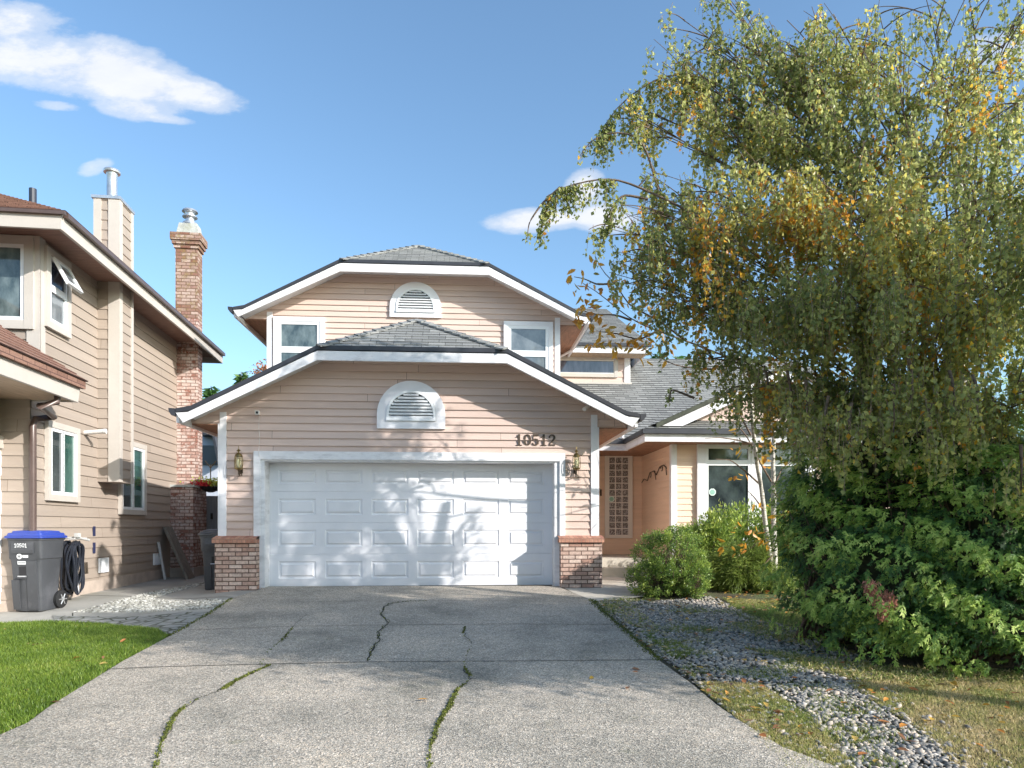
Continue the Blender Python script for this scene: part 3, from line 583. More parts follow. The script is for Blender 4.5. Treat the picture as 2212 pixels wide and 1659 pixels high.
# house number
def ribbon(mb, pts, ws, O, S, y, th):
    for i in range(len(pts) - 1):
        (x0, z0), (x1, z1) = pts[i], pts[i + 1]; dx, dz = x1 - x0, z1 - z0; L = math.hypot(dx, dz); nx, nz = -dz / L, dx / L
        e = 0.02
        x0 -= dx / L * e; z0 -= dz / L * e; x1 += dx / L * e; z1 += dz / L * e
        ws = [v_ * .86 for v_ in ws] if i == 0 else ws; q = [(x0 + nx * ws[i], z0 + nz * ws[i]), (x1 + nx * ws[i + 1], z1 + nz * ws[i + 1]), (x1 - nx * ws[i + 1], z1 - nz * ws[i + 1]), (x0 - nx * ws[i], z0 - nz * ws[i])]
        mb.prism([(O[0] + a * S, y + i * .0004, O[1] + b * S) for a, b in q], (0, th, 0))
GL = {'1': [([(.36, .03), (.36, .97)], [.11, .11]), ([(.12, .03), (.60, .03)], [.04, .04]), ([(.10, .72), (.25, .78), (.34, .93)], [.035, .05, .06])],
      '0': [([(.36 + .25 * math.sin(a), .5 + .44 * math.cos(a)) for a in [k * math.pi / 8 for k in range(17)]], [.05 + .075 * abs(math.sin(k * math.pi / 8)) for k in range(17)])],
      '5': [([(.16, .92), (.60, .92)], [.075, .075]), ([(.17, .95), (.14, .52)], [.045, .045]), ([(.14, .52), (.30, .58), (.48, .53), (.57, .38), (.55, .2), (.42, .07), (.24, .05), (.12, .13), (.12, .22)], [.04, .05, .08, .11, .11, .08, .055, .07, .08])],
      '2': [([(.13, .72), (.16, .84), (.3, .94), (.46, .92), (.57, .8), (.56, .64), (.42, .44), (.22, .24), (.12, .08)], [.08, .07, .05, .08, .11, .11, .09, .06, .04]), ([(.10, .06), (.36, .07), (.60, .05)], [.05, .07, .06]), ([(.60, .04), (.63, .22)], [.04, .025])]}
for i, ch in enumerate('10512'):
    m = MB(); x = 0.868 + i * .137
    for k, (p, wd) in enumerate(GL[ch]): ribbon(m, p, wd, (x, 2.345), .19, YW - .029 - k * .002, .008)
    m.build('house_number', 'number_brown', H)

# --- upper storey
YU, YUF = 15.4, 14.85; UL, UR = -4.12, 2.12; UC = -1.0; zu = 5.40
def zr2(x): return 6.27 - 0.488 * (abs(x - UC) - 1.53)
polys = [[(UL, YU, 2.6), (UR, YU, 2.6), (UR, YU, zu), (UL, YU, zu)],
         [(UL, YU, zu), (UR, YU, zu), (UR, YU, zr2(UR) + .15), (UC + 1.53, YU, 6.43), (UC - 1.53, YU, 6.43), (UL, YU, zr2(UL) + .15)],
         [(UL - .55, YU, zu), (UL, YU, zu), (UL, YU, zr2(UL) + .15), (UL - .55, YU, zu + .06)], [(UR, YU, zu), (UR + .5, YU, zu), (UR + .5, YU, zu + .06), (UR, YU, zr2(UR) + .15)]]
wall(polys, X_, NY, 'upper_wall', 'siding', H, 0.122, 0.024, 0.85)
mb = MB()
lap(mb, [(UR, YU, 2.8), (UR, 22, 2.8), (UR, 22, zu), (UR, YU, zu)], Y_, X_, .122, .014, .85); lap(mb, [(UL, YU, 2.8), (UL, 22, 2.8), (UL, 22, zu), (UL, YU, zu)], Y_, NX, .122, .014, .85)
mb.poly([(UL, 22, 0), (9.4, 22, 0), (9.4, 22, zu), (UL, 22, zu)]); mb.build('upper_side_wall', 'siding', H)
for x0, x1 in ((-4.125, -4.01), (2.01, 2.125)): mb = MB(); mb.box((x0, YU - .035, 2.6), (x1, YU + .02, zr2((x0 + x1) / 2) + .03)); mb.build('corner_board', 'white_trim', H)
rake(-.98, 1.53, YUF, 5.285, 5.42, 3.58, 3.68, 6.265, 6.43, 'fascia', 'worn_trim')
clipped_roof(-.98, 1.53, 3.68, YUF, 15.97, 21.5, 5.46, 6.50, 7.27, 'upper_roof', H)
mb = MB(); mb.box((-4.61, YU + .002, zu - .02), (UL, 22, zu)); mb.build('soffit', 'soffit_cedar', H)
mb = MB(); mb.box((UR, YU + .002, zu - .02), (2.65, 22, zu)); mb.build('soffit', 'soffit_cedar', H)
for x0 in (-4.66, 2.655): mb = MB(); mb.box((x0, YUF + .05, 5.29), (x0 + .045, 22, 5.43)); mb.build('eave_board', 'white_trim', H)
mb = MB(); xc = -.98
for s in (-1, 1): mb.poly([(xc + s * 1.53, YUF + .045, 6.40), (xc + s * 1.53, YU, 6.40), (xc + s * 3.6, YU, 5.39), (xc + s * 3.6, YUF + .045, 5.39)])
mb.poly([(xc - 1.53, YUF + .045, 6.40), (xc + 1.53, YUF + .045, 6.40), (xc + 1.53, YU, 6.40), (xc - 1.53, YU, 6.40)]); mb.build('rake_soffit', 'white_trim', H)
gable_vent(-1.0, YU - .014, 5.70, .548, .21, .42, .11)
for u0, u1, zt_ in ((-3.985, -2.915, 5.45), (.895, 1.965, 5.45)):
    pm = 'pane_curtain' if u0 < 0 else 'pane_sheer'
    window(H, V((0, YU - .014, 0)), X_, NY, u0, u1, 4.15, zt_, .095, 'white_trim', 'vinyl', [(0, 1, .46, 1, pm), (0, 1, 0, .46, pm)], .065, .05)
# --- clerestory block and its roof
wall([[(UR, 17.9, 4.3), (4.26, 17.9, 4.3), (4.26, 17.9, 5.42), (UR, 17.9, 5.42)]], X_, NY, 'clerestory_wall', 'siding', H, .16, .016, 4.66)
mb = MB(); lap(mb, [(4.26, 17.9, 4.3), (4.26, 22, 4.3), (4.26, 22, 5.42), (4.26, 17.9, 5.42)], Y_, X_, .122, .014, 4.66); mb.build('clerestory_wall', 'siding', H)
mb = MB(); mb.box((4.12, 17.86, 4.68), (4.27, 17.94, 5.38)); mb.build('corner_board', 'white_trim', H); mb = MB(); mb.box((2.2, 17.80, 4.61), (4.3, 17.9, 4.665)); mb.build('sill_board', 'cream_trim', H)
window(H, V((0, 17.886, 0)), X_, NY, 2.3, 3.95, 4.80, 5.32, .09, 'cream_trim', 'vinyl_cream', [(0, 1, 0, 1, 'pane_sky_mirrored')], .02, .05)
mb = MB(); mb.box((2.72, 17.4, 5.31), (4.62, 17.45, 5.49)); mb.box((4.575, 17.45, 5.31), (4.62, 22, 5.49)); mb.build('fascia', 'worn_trim', H)
mb = MB(); mb.box((2.72, 17.45, 5.30), (4.575, 17.9, 5.32)); mb.build('soffit', 'soffit_pale', H)
mb = MB(); lap(mb, [(2.2, 17.38, 5.54), (4.66, 17.38, 5.54), (4.3, 21, 7.5), (2.2, 21, 7.5)], X_, UP, SH, .012); mb.poly([(4.66, 17.38, 5.5), (4.66, 22, 5.5), (4.3, 21, 7.5)]); cr_ = mb.build('clerestory_roof', 'shingle_grey', H)
m = MB(); m.box((2.72, 17.33, 5.47), (4.68, 17.40, 5.545)); m.build('gutter', 'gutter_black', cr_)
# upper right eave downspout
# --- main lower roof behind
mb = MB(); lap(mb, [(2.76, 15.0, 2.86), (9.6, 15.0, 2.86), (9.6, 19.5, 5.68), (2.1, 19.5, 5.68), (2.1, 15.0 , 2.86)], X_, UP, SH, .012)
mb.poly([(2.1, 19.5, 5.68), (9.6, 19.5, 5.68), (9.6, 22.3, 4.3), (2.1, 22.3, 4.3)][::-1]); mb.poly([(9.5, 15, 2.86), (9.5, 22, 2.86), (9.5, 19.5, 5.6)][::1]); mb.build('lower_roof', 'shingle_grey', H)
# --- entry
wall([[(XR, 16.4, .3), (4.2, 16.4, .3), (4.2, 16.4, 2.75), (XR, 16.4, 2.75)]], X_, NY, 'entry_wall', 'siding_bounce_lit', H, .122, .014, .36)
mb = MB(); lap(mb, [(4.2, 14.0, .1), (4.2, 16.4, .1), (4.2, 16.4, 2.72), (4.2, 14.0, 2.72)], Y_, NX, .122, .014, .36); mb.build('porch_side_wall', 'siding_bounce_lit', H)
wall([[(4.2, 14.0, .0), (9.3, 14.0, .0), (9.3, 14.0, 2.75), (4.2, 14.0, 2.75)]], X_, NY, 'wing_wall', 'siding_bounce_lit', H, .122, .016, .36)
mb = MB(); lap(mb, [(9.3, 14, 0), (9.3, 22, 0), (9.3, 22, 2.86), (9.3, 14, 2.86)], Y_, X_, .122, .014, .36); mb.build('wing_side_wall', 'siding', H)
mb = MB(); mb.box((4.17, 13.965, .1), (4.284, 14.02, 2.66)); mb.box((4.165, 14.0, .1), (4.2 - .004, 14.08, 2.66)); mb.build('corner_board', 'white_trim', H)
mb = MB(); mb.box((2.3, 15.05, 2.635), (3.545, 15.09, 2.775)); mb.box((3.50, 13.5, 2.643), (3.545, 15.05, 2.785)); mb.box((3.5, 13.455, 2.643), (9.8, 13.5, 2.79)); mb.build('fascia', 'worn_trim', H)
mb = MB(); mb.box((2.6, 14.99, 2.775), (3.5, 15.05, 2.86)); mb.box((3.44, 13.4, 2.785), (3.50, 15.05, 2.875)); mb.box((3.44, 13.38, 2.79), (9.85, 13.455, 2.88)); mb.build('gutter', 'gutter_black', H)
mb = MB(); mb.box((3.545, 13.5, 2.65), (4.19, 14.0, 2.67)); mb.box((XR, 15.09, 2.65), (4.2, 16.4, 2.67)); mb.box((3.545, 14.0, 2.65), (4.2, 15.09, 2.671)); mb.box((4.19, 13.5, 2.65), (9.8, 14.0, 2.672)); mb.build('soffit', 'soffit_cedar', H)
# wing roof: skirt, left slope, gable
mb = MB()
lap(mb, [(3.5, 13.4, 2.885), (9.8, 13.4, 2.885), (9.5, 13.95, 3.13), (3.85, 13.95, 3.13)], X_, UP, SH, .012)
lap(mb, [(3.5, 13.45, 2.885), (6.3, 13.45, 4.16), (6.3, 17.2, 4.16), (3.5, 15.05, 2.885)], Y_, UP, SH, .012); lap(mb, [(9.1, 13.45, 2.885), (9.1, 15.1, 2.885), (6.3, 17.2, 4.16), (6.3, 13.45, 4.16)], Y_, UP, SH, .012)
wr = mb.build('wing_roof', 'shingle_grey', H)
mb = MB(); mb.prism([(3.72, 13.42, 2.99), (6.3, 13.42, 4.175), (6.3, 13.42, 4.09), (3.72, 13.42, 2.90)], (0, .06, 0)); mb.prism([(8.88, 13.42, 2.99), (6.3, 13.42, 4.175), (6.3, 13.42, 4.09), (8.88, 13.42, 2.90)], (0, .06, 0)); mb.build('rake_edge', 'gutter_moss', wr)
mb = MB(); mb.prism([(3.85, 13.47, 2.95), (6.3, 13.47, 4.085), (6.3, 13.47, 3.90), (4.25, 13.47, 2.95)], (0, .04, 0)); mb.prism([(8.75, 13.47, 2.95), (6.3, 13.47, 4.085), (6.3, 13.47, 3.90), (8.35, 13.47, 2.95)], (0, .04, 0)); mb.build('rake_board', 'white_trim', wr)
wall([[(4.2, 13.93, 3.10), (8.4, 13.93, 3.10), (6.3, 13.93, 4.02)]], X_, NY, 'wing_gable', 'siding', H, .122, .016, 3.1)
# bow window
O_ = V((0, 14.0 - .016, 0))
window(H, O_, X_, NY, 4.692, 7.15, .62, 2.655, .175, 'white_trim', 'vinyl', [(0, .44, .82, 1, 'pane_dark'), (0, .44, 0, .82, 'pane_dark'), (.52, 1, .82, 1, 'pane_dark'), (.52, 1, 0, .82, 'pane_dark')], .055, .06, bot=.12, top=.03)
m = MB(); m.obox(O_, X_, NY, 5.80, 5.97, .74, 2.62, 0, .05); m.build('window_mullion', 'white_trim', H)
# glass block side light
gw = MB(); gO = V((0, 16.4 - .014, 0))
gw.obox(gO, X_, NY, 3.312, 3.405, .734, 2.717, 0, .05); gw.obox(gO, X_, NY, 3.868, 3.96, .734, 2.717, 0, .05); gw.obox(gO, X_, NY, 3.405, 3.868, 2.625, 2.717, 0, .048); gw.obox(gO, X_, NY, 3.405, 3.868, .734, .805, 0, .048)
gwo = gw.build('glass_block_window', 'vinyl_cream', H)
m = MB(); 
for i in range(4): u = 3.405 + i * .1543; m.obox(gO, X_, NY, u - .011, u + .011, .80, 2.63, 0, .035)
for i in range(13): z = .805 + i * .15167; m.obox(gO, X_, NY, 3.405, 3.868, z - .010, z + .010, 0, .033)
m.build('mortar_grid', 'vinyl_cream', gwo)
for i in range(3):
    for j in range(12):
        u, z = 3.405 + i * .1543, .805 + j * .15167; m = MB(); m.obox(gO, X_, NY, u + .007, u + .1473, z + .007, z + .1447, .0, .026); m.build('glass_block', 'glass_block', gwo)
# porch floor and steps
porch = MB(); porch.box((2.31, 14.2, -.3), (4.165, 16.39, .36)); porch.box((2.31, 13.85, -.3), (4.6, 14.199, .19))
porch.build('porch_step', 'walkway_concrete', H)
mb = MB(); mb.box((4.2, 13.97, -.2), (9.3, 13.998, .34)); mb.build('foundation', 'foundation', H)
m = MB(); m.obox(V((0, 16.386, 0)), X_, NY, 3.20, 3.235, 1.72, 1.87, 0, .03); m.build('doorbell', 'bronze', H)
m = MB(); m.tube([(2.93, 15.9, .40), (3.1, 15.85, .37)], .05, 8); m.build('door_mat_roll', 'rubber', H)

# ------------------------------------------------------------------ fixtures on the walls
def lantern(x, y, z, label):
    t = empty('wall_lantern', (x, y, z), label, 'wall lamp', 'brass lanterns beside the garage door')
    yc = y - .13
    m = MB(); m.box((x - .03, y - .02, z - .16), (x + .03, y, z - .02)); m.tube([(x, y - .02, z - .1), (x, y - .07, z - .19), (x, yc, z - .18), (x, yc, z - .11)], .011, 8); m.tube([(x, y - .02, z - .13), (x + .03, y - .06, z - .20), (x - .02, y - .09, z - .21)], .009, 6); m.build('bracket', 'bronze', t, smooth=True)
    m = MB(); m.lathe((x, yc, z), [(.02, -.12), (.062, -.10), (.066, -.085), (.058, -.08)], 16); m.lathe((x, yc, z), [(.056, .10), (.062, .105), (.05, .135), (.028, .155), (.012, .165), (.012, .18), (.032, .19), (.034, .197), (.014, .21), (.006, .225), (.005, .27), (.002, .275)], 16)
    for k in range(6):
        a = k * math.pi / 3; c, s = math.cos(a), math.sin(a); m.tube([(x + .06 * c, yc + .06 * s, z - .085), (x + .066 * c, yc + .066 * s, z), (x + .06 * c, yc + .06 * s, z + .105)], .005, 5)
    m.build('cage', 'brass', t, smooth=True)
    m = MB(); m.lathe((x, yc, z), [(.046, -.08), (.052, 0), (.046, .10)], 14); m.build('glass', 'lamp_glass', t, smooth=True)
    m = MB(); m.lathe((x, yc, z), [(.008, -.08), (.016, -.05), (.028, -.01), (.03, .02), (.02, .05), (.004, .06)], 12); m.build('bulb', 'bulb', t, smooth=True)
lantern(-3.555, YW - .014, 2.02, 'brass caged wall lantern on the siding left of the white garage door')
lantern(1.875, YW - .014, 2.05, 'brass caged wall lantern on the siding right of the white garage door')
t = empty('security_camera', (-3.275, YW - .02, 2.83), 'small cube security camera with a thin cable running down to the garage door frame', 'security camera')
m = MB(); m.box((-3.315, YW - .10, 2.80), (-3.25, YW - .035, 2.865)); m.build('body', 'white_plastic', t)
m = MB(); m.box((-3.30, YW - .106, 2.812), (-3.262, YW - .098, 2.85)); m.build('lens', 'black_plastic', t)
m = MB(); m.tube([(-3.27, YW - .018, 2.80), (-3.275, YW - .019, 2.6), (-3.262, YW - .019, 2.45), (-3.27, YW - .019, 2.3), (-3.265, YW - .07, 2.2), (-3.25, YW - .065, 2.12)], .004, 5); m.tube([(-3.28, YW - .04, 2.83), (-3.28, YW, 2.83)], .012, 6); m.build('cable', 'white_plastic', t)
t = empty('security_camera', (2.02, YW - .02, 2.98), 'white bullet security camera under the right end of the garage eave', 'security camera')
m = MB(); m.tube([(1.99, YW - .22, 2.925), (2.09, YW - .07, 3.0)], .032, 12); m.build('body', 'white_plastic', t, smooth=True)
m = MB(); m.lathe((2.10, YW - .05, 2.985), [(.03, 0), (.034, .03), (.03, .05)], 10); m.build('mount', 'black_plastic', t)
# scroll ornament
t = MB(); xw = 4.2 - .03
def sp(y0, z0, s):
    pts = []
    for k in range(18):
        a = k / 17 * 4.6; r = .10 * (1 - k / 22); pts.append((xw, y0 + s * (r * math.cos(a + .3)), z0 + r * math.sin(a + .3)))
    return pts
t.tube(sp(15.55, 2.13, 1), .009, 5); t.tube(sp(14.65, 2.20, 1), .009, 5)
t.tube([(xw, 16.3, 2.03), (xw, 16.1, 2.10), (xw, 15.8, 2.04), (xw, 15.6, 2.2), (xw, 15.3, 2.22), (xw, 15.05, 2.12), (xw, 14.8, 2.27), (xw, 14.5, 2.28), (xw, 14.3, 2.20)], .01, 5); t.tube([(xw, 14.35, 2.24), (xw, 14.3, 2.06)], .009, 5); t.tube([(xw, 15.2, 2.22), (xw, 15.1, 2.02)], .009, 5)
o = t.build('wall_ornament', 'bronze'); tag(o, 'thin black iron scroll ornament hung on the porch side wall', 'ornament')
for (px, py, Y, lab) in ((1321, 1078, 16.35, 'pale green round alarm sticker on the glass block window by the porch'), (1539, 1063, 13.93, 'pale green octagonal alarm sticker in the corner of the front room window')):
    p = pt(px, py, Y); t = empty('alarm_sticker', p, lab, 'sticker'); m = MB()
    oc = [(p.x + .075 * math.cos(R_(22.5 + 45 * k)), p.y, p.z + .075 * math.sin(R_(22.5 + 45 * k))) for k in range(8)]; m.prism(oc, (0, .006, 0)); m.build('plate', 'sticker_white', t)
    m = MB(); m.prism([(p.x + (a[0] - p.x) * .72, p.y - .003, p.z + (a[2] - p.z) * .72) for a in oc], (0, .003, 0)); m.build('emblem', 'sticker_green', t)
t = MB(); q = [pt(1346, 926, 15.0), pt(1345, 938, 15.0), pt(1345, 947, 14.98)]; t.tube(q, .03, 8); t.build('downspout', 'white_trim', H)
q = [pt(1236, 750, 17.3), pt(1234, 757, 17.3), pt(1226, 762, 17.35), pt(1209, 771, 17.8)]; t = MB(); t.tube(q, .032, 8); t.build('downspout', 'white_trim', H)
# ------------------------------------------------------------------ the neighbour's house
N0 = gp(197, 1281); N0.z = 0
DD = (FW + RT * ((905 - HX) / FL)).normalized(); RR = V((DD.y, -DD.x, 0))
def NP(s, o, z): return N0 + DD * s + RR * o + UP * z
def nhit(px, py, o=0.0):                                              # a pixel on the plane parallel to the side wall, o metres out
    r = ray(px, py); t = ((N0 + RR * o) - CAM).dot(RR) / r.dot(RR); p = CAM + r * t; return (p - N0).dot(DD), p.z
def nfr(px, py, s):                                                   # a pixel on the plane across the wall at s
    r = ray(px, py); t = ((N0 + DD * s) - CAM).dot(DD) / r.dot(DD); p = CAM + r * t; return (p - N0).dot(RR), p.z
NH = empty('neighbour_house', NP(0, 0, -.1), 'taupe clapboard neighbouring house with cream trim, brown shingles and brick chimney', 'house')
sf = nhit(83, 900)[0]; zsof = nhit(143.75, 557.6)[1]; sfar = nhit(480, 780, .6)[0]
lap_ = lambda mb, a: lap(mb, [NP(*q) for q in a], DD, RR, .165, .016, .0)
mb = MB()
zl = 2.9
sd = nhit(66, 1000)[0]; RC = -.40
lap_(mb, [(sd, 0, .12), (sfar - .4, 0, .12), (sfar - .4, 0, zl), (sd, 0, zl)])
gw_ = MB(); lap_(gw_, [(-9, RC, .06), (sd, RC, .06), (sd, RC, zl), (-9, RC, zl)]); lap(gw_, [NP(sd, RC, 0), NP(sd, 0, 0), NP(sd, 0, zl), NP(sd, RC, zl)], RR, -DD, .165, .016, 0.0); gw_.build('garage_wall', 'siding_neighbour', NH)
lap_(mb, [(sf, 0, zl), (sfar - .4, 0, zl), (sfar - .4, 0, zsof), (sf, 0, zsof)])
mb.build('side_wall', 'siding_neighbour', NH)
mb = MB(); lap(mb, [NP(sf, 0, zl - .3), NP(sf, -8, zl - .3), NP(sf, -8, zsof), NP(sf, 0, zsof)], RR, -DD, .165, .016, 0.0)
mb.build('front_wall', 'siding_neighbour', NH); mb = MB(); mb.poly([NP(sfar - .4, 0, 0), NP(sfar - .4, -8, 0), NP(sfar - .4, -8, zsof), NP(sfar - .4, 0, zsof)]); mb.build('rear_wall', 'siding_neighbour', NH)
mb = MB(); mb.prism([NP(-9, -.7, -.5), NP(sd, -.7, -.5), NP(sd, -.7, .06), NP(-9, -.7, .06)], RR * .305); mb.prism([NP(sd + .001, -.7, -.5), NP(sfar - .4, -.7, -.5), NP(sfar - .4, -.7, .12), NP(sd + .001, -.7, .12)], RR * .705); mb.build('foundation', 'foundation', NH)
# upper roof
zf1 = nhit(135, 497.6, .6)[1]; s0 = nhit(135, 497, .6)[0]; zf2 = zf1 + .20
mb = MB(); mb.prism([NP(s0, .56, zf1), NP(sfar, .56, zf1), NP(sfar + .05, .56, zf2), NP(s0, .56, zf2)], RR * .045); mb.prism([NP(s0, .6, zf1), NP(s0, -8, zf1), NP(s0, -8, zf2), NP(s0, .6, zf2)], -DD * .045); mb.prism([NP(sfar, .6, zf1), NP(sfar, -8, zf1), NP(sfar, -8, zf2), NP(sfar, .6, zf2)], DD * .045)
mb.build('fascia', 'cream_trim', NH)
mb = MB(); mb.prism([NP(s0, .605, zf2 - .03), NP(sfar, .605, zf2 - .03), NP(sfar, .605, zf2 + .03), NP(s0, .605, zf2 + .03)], RR * .07); mb.prism([NP(s0 - .045, .67, zf2 - .02), NP(s0 - .045, -8, zf2 - .02), NP(s0 - .045, -8, zf2 + .025), NP(s0 - .045, .67, zf2 + .025)], -DD * .05); mb.build('gutter', 'brown_pipe', NH)
mb = MB(); mb.poly([NP(s0, .56, zsof), NP(sfar, .56, zsof), NP(sfar, 0, zsof), NP(s0, 0, zsof)]); mb.poly([NP(s0, 0, zsof), NP(sf, 0, zsof), NP(sf, -8, zsof), NP(s0, -8, zsof)])
mb.poly([NP(sfar - .4, .0, zsof), NP(sfar, 0, zsof), NP(sfar, -8, zsof), NP(sfar - .4, -8, zsof)]); mb.build('soffit', 'soffit_cedar_side', NH)
pp = .54; hw = 3.8; zt_ = zf2 + .03
mb = MB(); A, B, C_, D_ = NP(s0 - .06, .66, zt_), NP(sfar, .66, zt_), NP(sfar, .66 - 2 * hw, zt_), NP(s0 - .06, .66 - 2 * hw, zt_); P1 = NP(s0 + hw, .66 - hw, zt_ + pp * hw); P2 = NP(sfar - hw * .3, .66 - hw, zt_ + pp * hw)
lap(mb, [D_, A, P1], RR, UP, .14, .014); lap(mb, [A, B, P2, P1], DD, UP, .14, .014); lap(mb, [D_, C_, P2, P1], DD, UP, .14, .014); lap(mb, [B, C_, P2], RR, UP, .14, .014)
nr = mb.build('upper_roof', 'shingle_brown', NH)
q = dp(71, 446, 11.6); m = MB(); m.tube([q - UP * .5, dp(71, 408, 11.6)], .055, 10); m.build('vent_pipe', 'black_pipe', NH)
# lower roof over the garage wing
se, zb1 = nhit(168, 869, .6); _, zb2 = nhit(172, 842, .6)
mb = MB(); mb.prism([NP(-9, .56, zb1), NP(se, .56, zb1), NP(se + .08, .56, zb1 + .27), NP(-9, .56, zb1 + .27)], RR * .045); mb.prism([NP(se, .6, zb1), NP(se, 0, zb1), NP(se, 0, zb1 + .24), NP(se, .6, zb1 + .24)], DD * .02); mb.build('fascia', 'cream_trim', NH)
mb = MB(); zq = zb1 + .31; k = .75
lap(mb, [NP(-9, .68, zq), NP(se + .12, .68, zq), NP(se + .12 - 2.6, -1.9, zq + 2.58 * k), NP(-9, -1.9, zq + 2.58 * k)], DD, UP, .13, .014)
lap(mb, [NP(se + .12, .68, zq), NP(se + .12, -1.9, zq), NP(se + .12 - 2.6, -1.9, zq + 2.58 * k)], RR, UP, .13, .014)
mb.prism([NP(-9, .61, zb1 + .20), NP(se + .1, .61, zb1 + .20), NP(se + .1, .61, zq), NP(-9, .61, zq)], RR * .05)
mb.build('lower_roof', 'shingle_brown', NH)
mb = MB(); mb.poly([NP(-9, .56, zb1 + .02), NP(se, .56, zb1 + .02), NP(se, 0, zb1 + .02), NP(sd, 0, zb1 + .02), NP(sd, RC, zb1 + .02), NP(-9, RC, zb1 + .02)]); mb.build('soffit', 'soffit_pale', NH)
# corner trim at the front of the upper storey
mb = MB()
_, zc1 = nhit(83, 763, 0); mb.prism([NP(sf - .02, .03, zc1 - .35), NP(sf + .13, .03, zc1 - .35), NP(sf + .13, .03, zsof), NP(sf - .02, .03, zsof)], -RR * .03)
mb.prism([NP(sf - .03, .03, zc1 - .35), NP(sf - .03, -.14, zc1 - .35), NP(sf - .03, -.14, zsof), NP(sf - .03, .03, zsof)], DD * .03); mb.build('corner_board', 'cream_trim', NH)
O_ = NP(0, .014, 0)
# upper front window
a0, zz1 = nfr(60, 528, sf); a1, zz0 = nfr(-60, 690, sf)
window(NH, NP(sf, 0, 0) - DD * .014, RR, -DD, -3.2, a0 + .10, zz0 - .12, zz1 + .10, .12, 'cream_trim', 'vinyl', [(0, 1, 0, 1, 'pane_curtain')], .05, .05)
# upper side window with a raised awning sash
u0, zt1 = nhit(90, 530); u1, zb_ = nhit(143.5, 735); _, zt2 = nhit(143.5, 568); _, zb0 = nhit(90, 700)
zt1 = (zt1 + zt2) / 2; zb0 = (zb0 + zb_) / 2
w_ = window(NH, O_, DD, RR, u0, u1, zb0, zt1, .10, 'cream_trim', 'vinyl', [(0, 1, 0, .52, 'pane_sheer'), (0, 1, .52, 1, 'dark_glass')], .05, .06)
mb = MB(); hz = zt1 - .13; mid = zb0 + (zt1 - zb0) * .52; up = UP; a = R_(28)
dirv = -UP * math.cos(a) + RR * math.sin(a); L = hz - mid; nn = (RR * math.cos(a) + UP * math.sin(a)); Q = lambda s, l, n=0: NP(s, .07, hz) + dirv * l + nn * n
s_a, s_b = u0 + .13, u1 - .13
for (x0, x1, l0, l1) in ((s_a, s_a + .055, 0, L), (s_b - .055, s_b, 0, L), (s_a + .055, s_b - .055, 0, .055), (s_a + .055, s_b - .055, L - .055, L)): mb.prism([Q(x0, l0), Q(x1, l0), Q(x1, l1), Q(x0, l1)], nn * .04)
mb.build('open_sash', 'vinyl', w_)
m = MB(); m.prism([Q(s_a + .05, .05, .01), Q(s_b - .05, .05, .01), Q(s_b - .05, L - .05, .01), Q(s_a + .05, L - .05, .01)], nn * .01); m.build('pane', 'pane_sheer', w_)
# lower windows
for (xa, ya, xb, yb2, yc, mats) in ((93.75, 907, 163.75, 926, 1083, ('pane_dark', 'pane_green')), (253, 945, 309.5, 963, 1112, ('pane_dark', 'pane_green'))):
    u0, z1 = nhit(xa, ya); u1, z1b = nhit(xb, yb2); _, z0 = nhit((xa + xb) / 2, yc)
    window(NH, O_, DD, RR, u0, u1, z0, (z1 + z1b) / 2, .09, 'cream_trim', 'vinyl', [(0, .52, 0, 1, mats[0]), (.44, 1, 0, 1, mats[1])], .05, .055)
# garage door
u1, zt_g = nhit(47.5, 953, RC); u2, _ = nhit(25, 1000, RC); O_ = NP(0, RC + .014, 0)
mb = MB(); mb.obox(O_, DD, RR, u2, u1, -.05, zt_g, 0, .05); mb.obox(O_, DD, RR, -9, u2, zt_g - .17, zt_g, 0, .048); mb.build('door_casing', 'cream_trim', NH)
mb = MB(); mb.obox(O_, DD, RR, -7, u2, -.05, zt_g - .17, 0, .01)
for k in range(4):
    for c in range(8): 
        a = u2 - .12 - c * .62; z = .02 + k * .53; mb.obox(O_, DD, RR, a - .5, a, z + .09, z + .42, .01, .022)
mb.build('garage_door', 'door_paint', NH); O_ = NP(0, .014, 0)
# down pipe
p0 = dp(124, 862, 10.0); s_, z_ = nhit(124, 862, .45); mb = MB(); sd2, _ = nhit(70, 1000, .06)
mb.tube([NP(se - .35, .5, zb1 + .02), NP(se - .36, .5, zb1 - .06), NP(se - .5, .36, zb1 - .14), NP(sd2 + .28, .2, zb1 - .18), NP(sd2 + .05, .07, zb1 - .25), NP(sd2, .065, zb1 - .36), NP(sd2, .065, zb1 - .6), NP(sd2, .065, .0)], .045, 10); mb.build('downspout', 'brown_pipe', NH, smooth=True)
# clapboard chimney chase with metal flue
sc, _ = nhit(210, 700); oc, _ = nfr(257, 700, sc); sc2, _ = nhit(285, 700, oc); _, ztop = nfr(257, 425, sc); _, zbot = nfr(240, 1041, sc)
mb = MB(); ol = nfr(203, 430, sc)[0]
lap(mb, [NP(sc, ol, zbot), NP(sc, oc, zbot), NP(sc, oc, ztop - .05), NP(sc, ol, ztop - .05)], RR, -DD, .165, .014, 0.0); lap(mb, [NP(sc, oc, zbot), NP(sc2, oc, zbot), NP(sc2, oc, ztop - .05), NP(sc, oc, ztop - .05)], DD, RR, .165, .014, 0.0)
mb.poly([NP(sc, ol, zbot), NP(sc2, ol, zbot), NP(sc2, oc, zbot), NP(sc, oc, zbot)]); mb.poly([NP(sc2, ol, zbot), NP(sc2, oc, zbot), NP(sc2, oc, ztop), NP(sc2, ol, ztop)]); mb.poly([NP(sc, ol, zsof), NP(sc2, ol, zsof), NP(sc2, ol, ztop), NP(sc, ol, ztop)])
ch = mb.build('chimney_chase', 'siding_neighbour', NH)
mb = MB(); P = lambda s, o, z: NP(s, o, z)
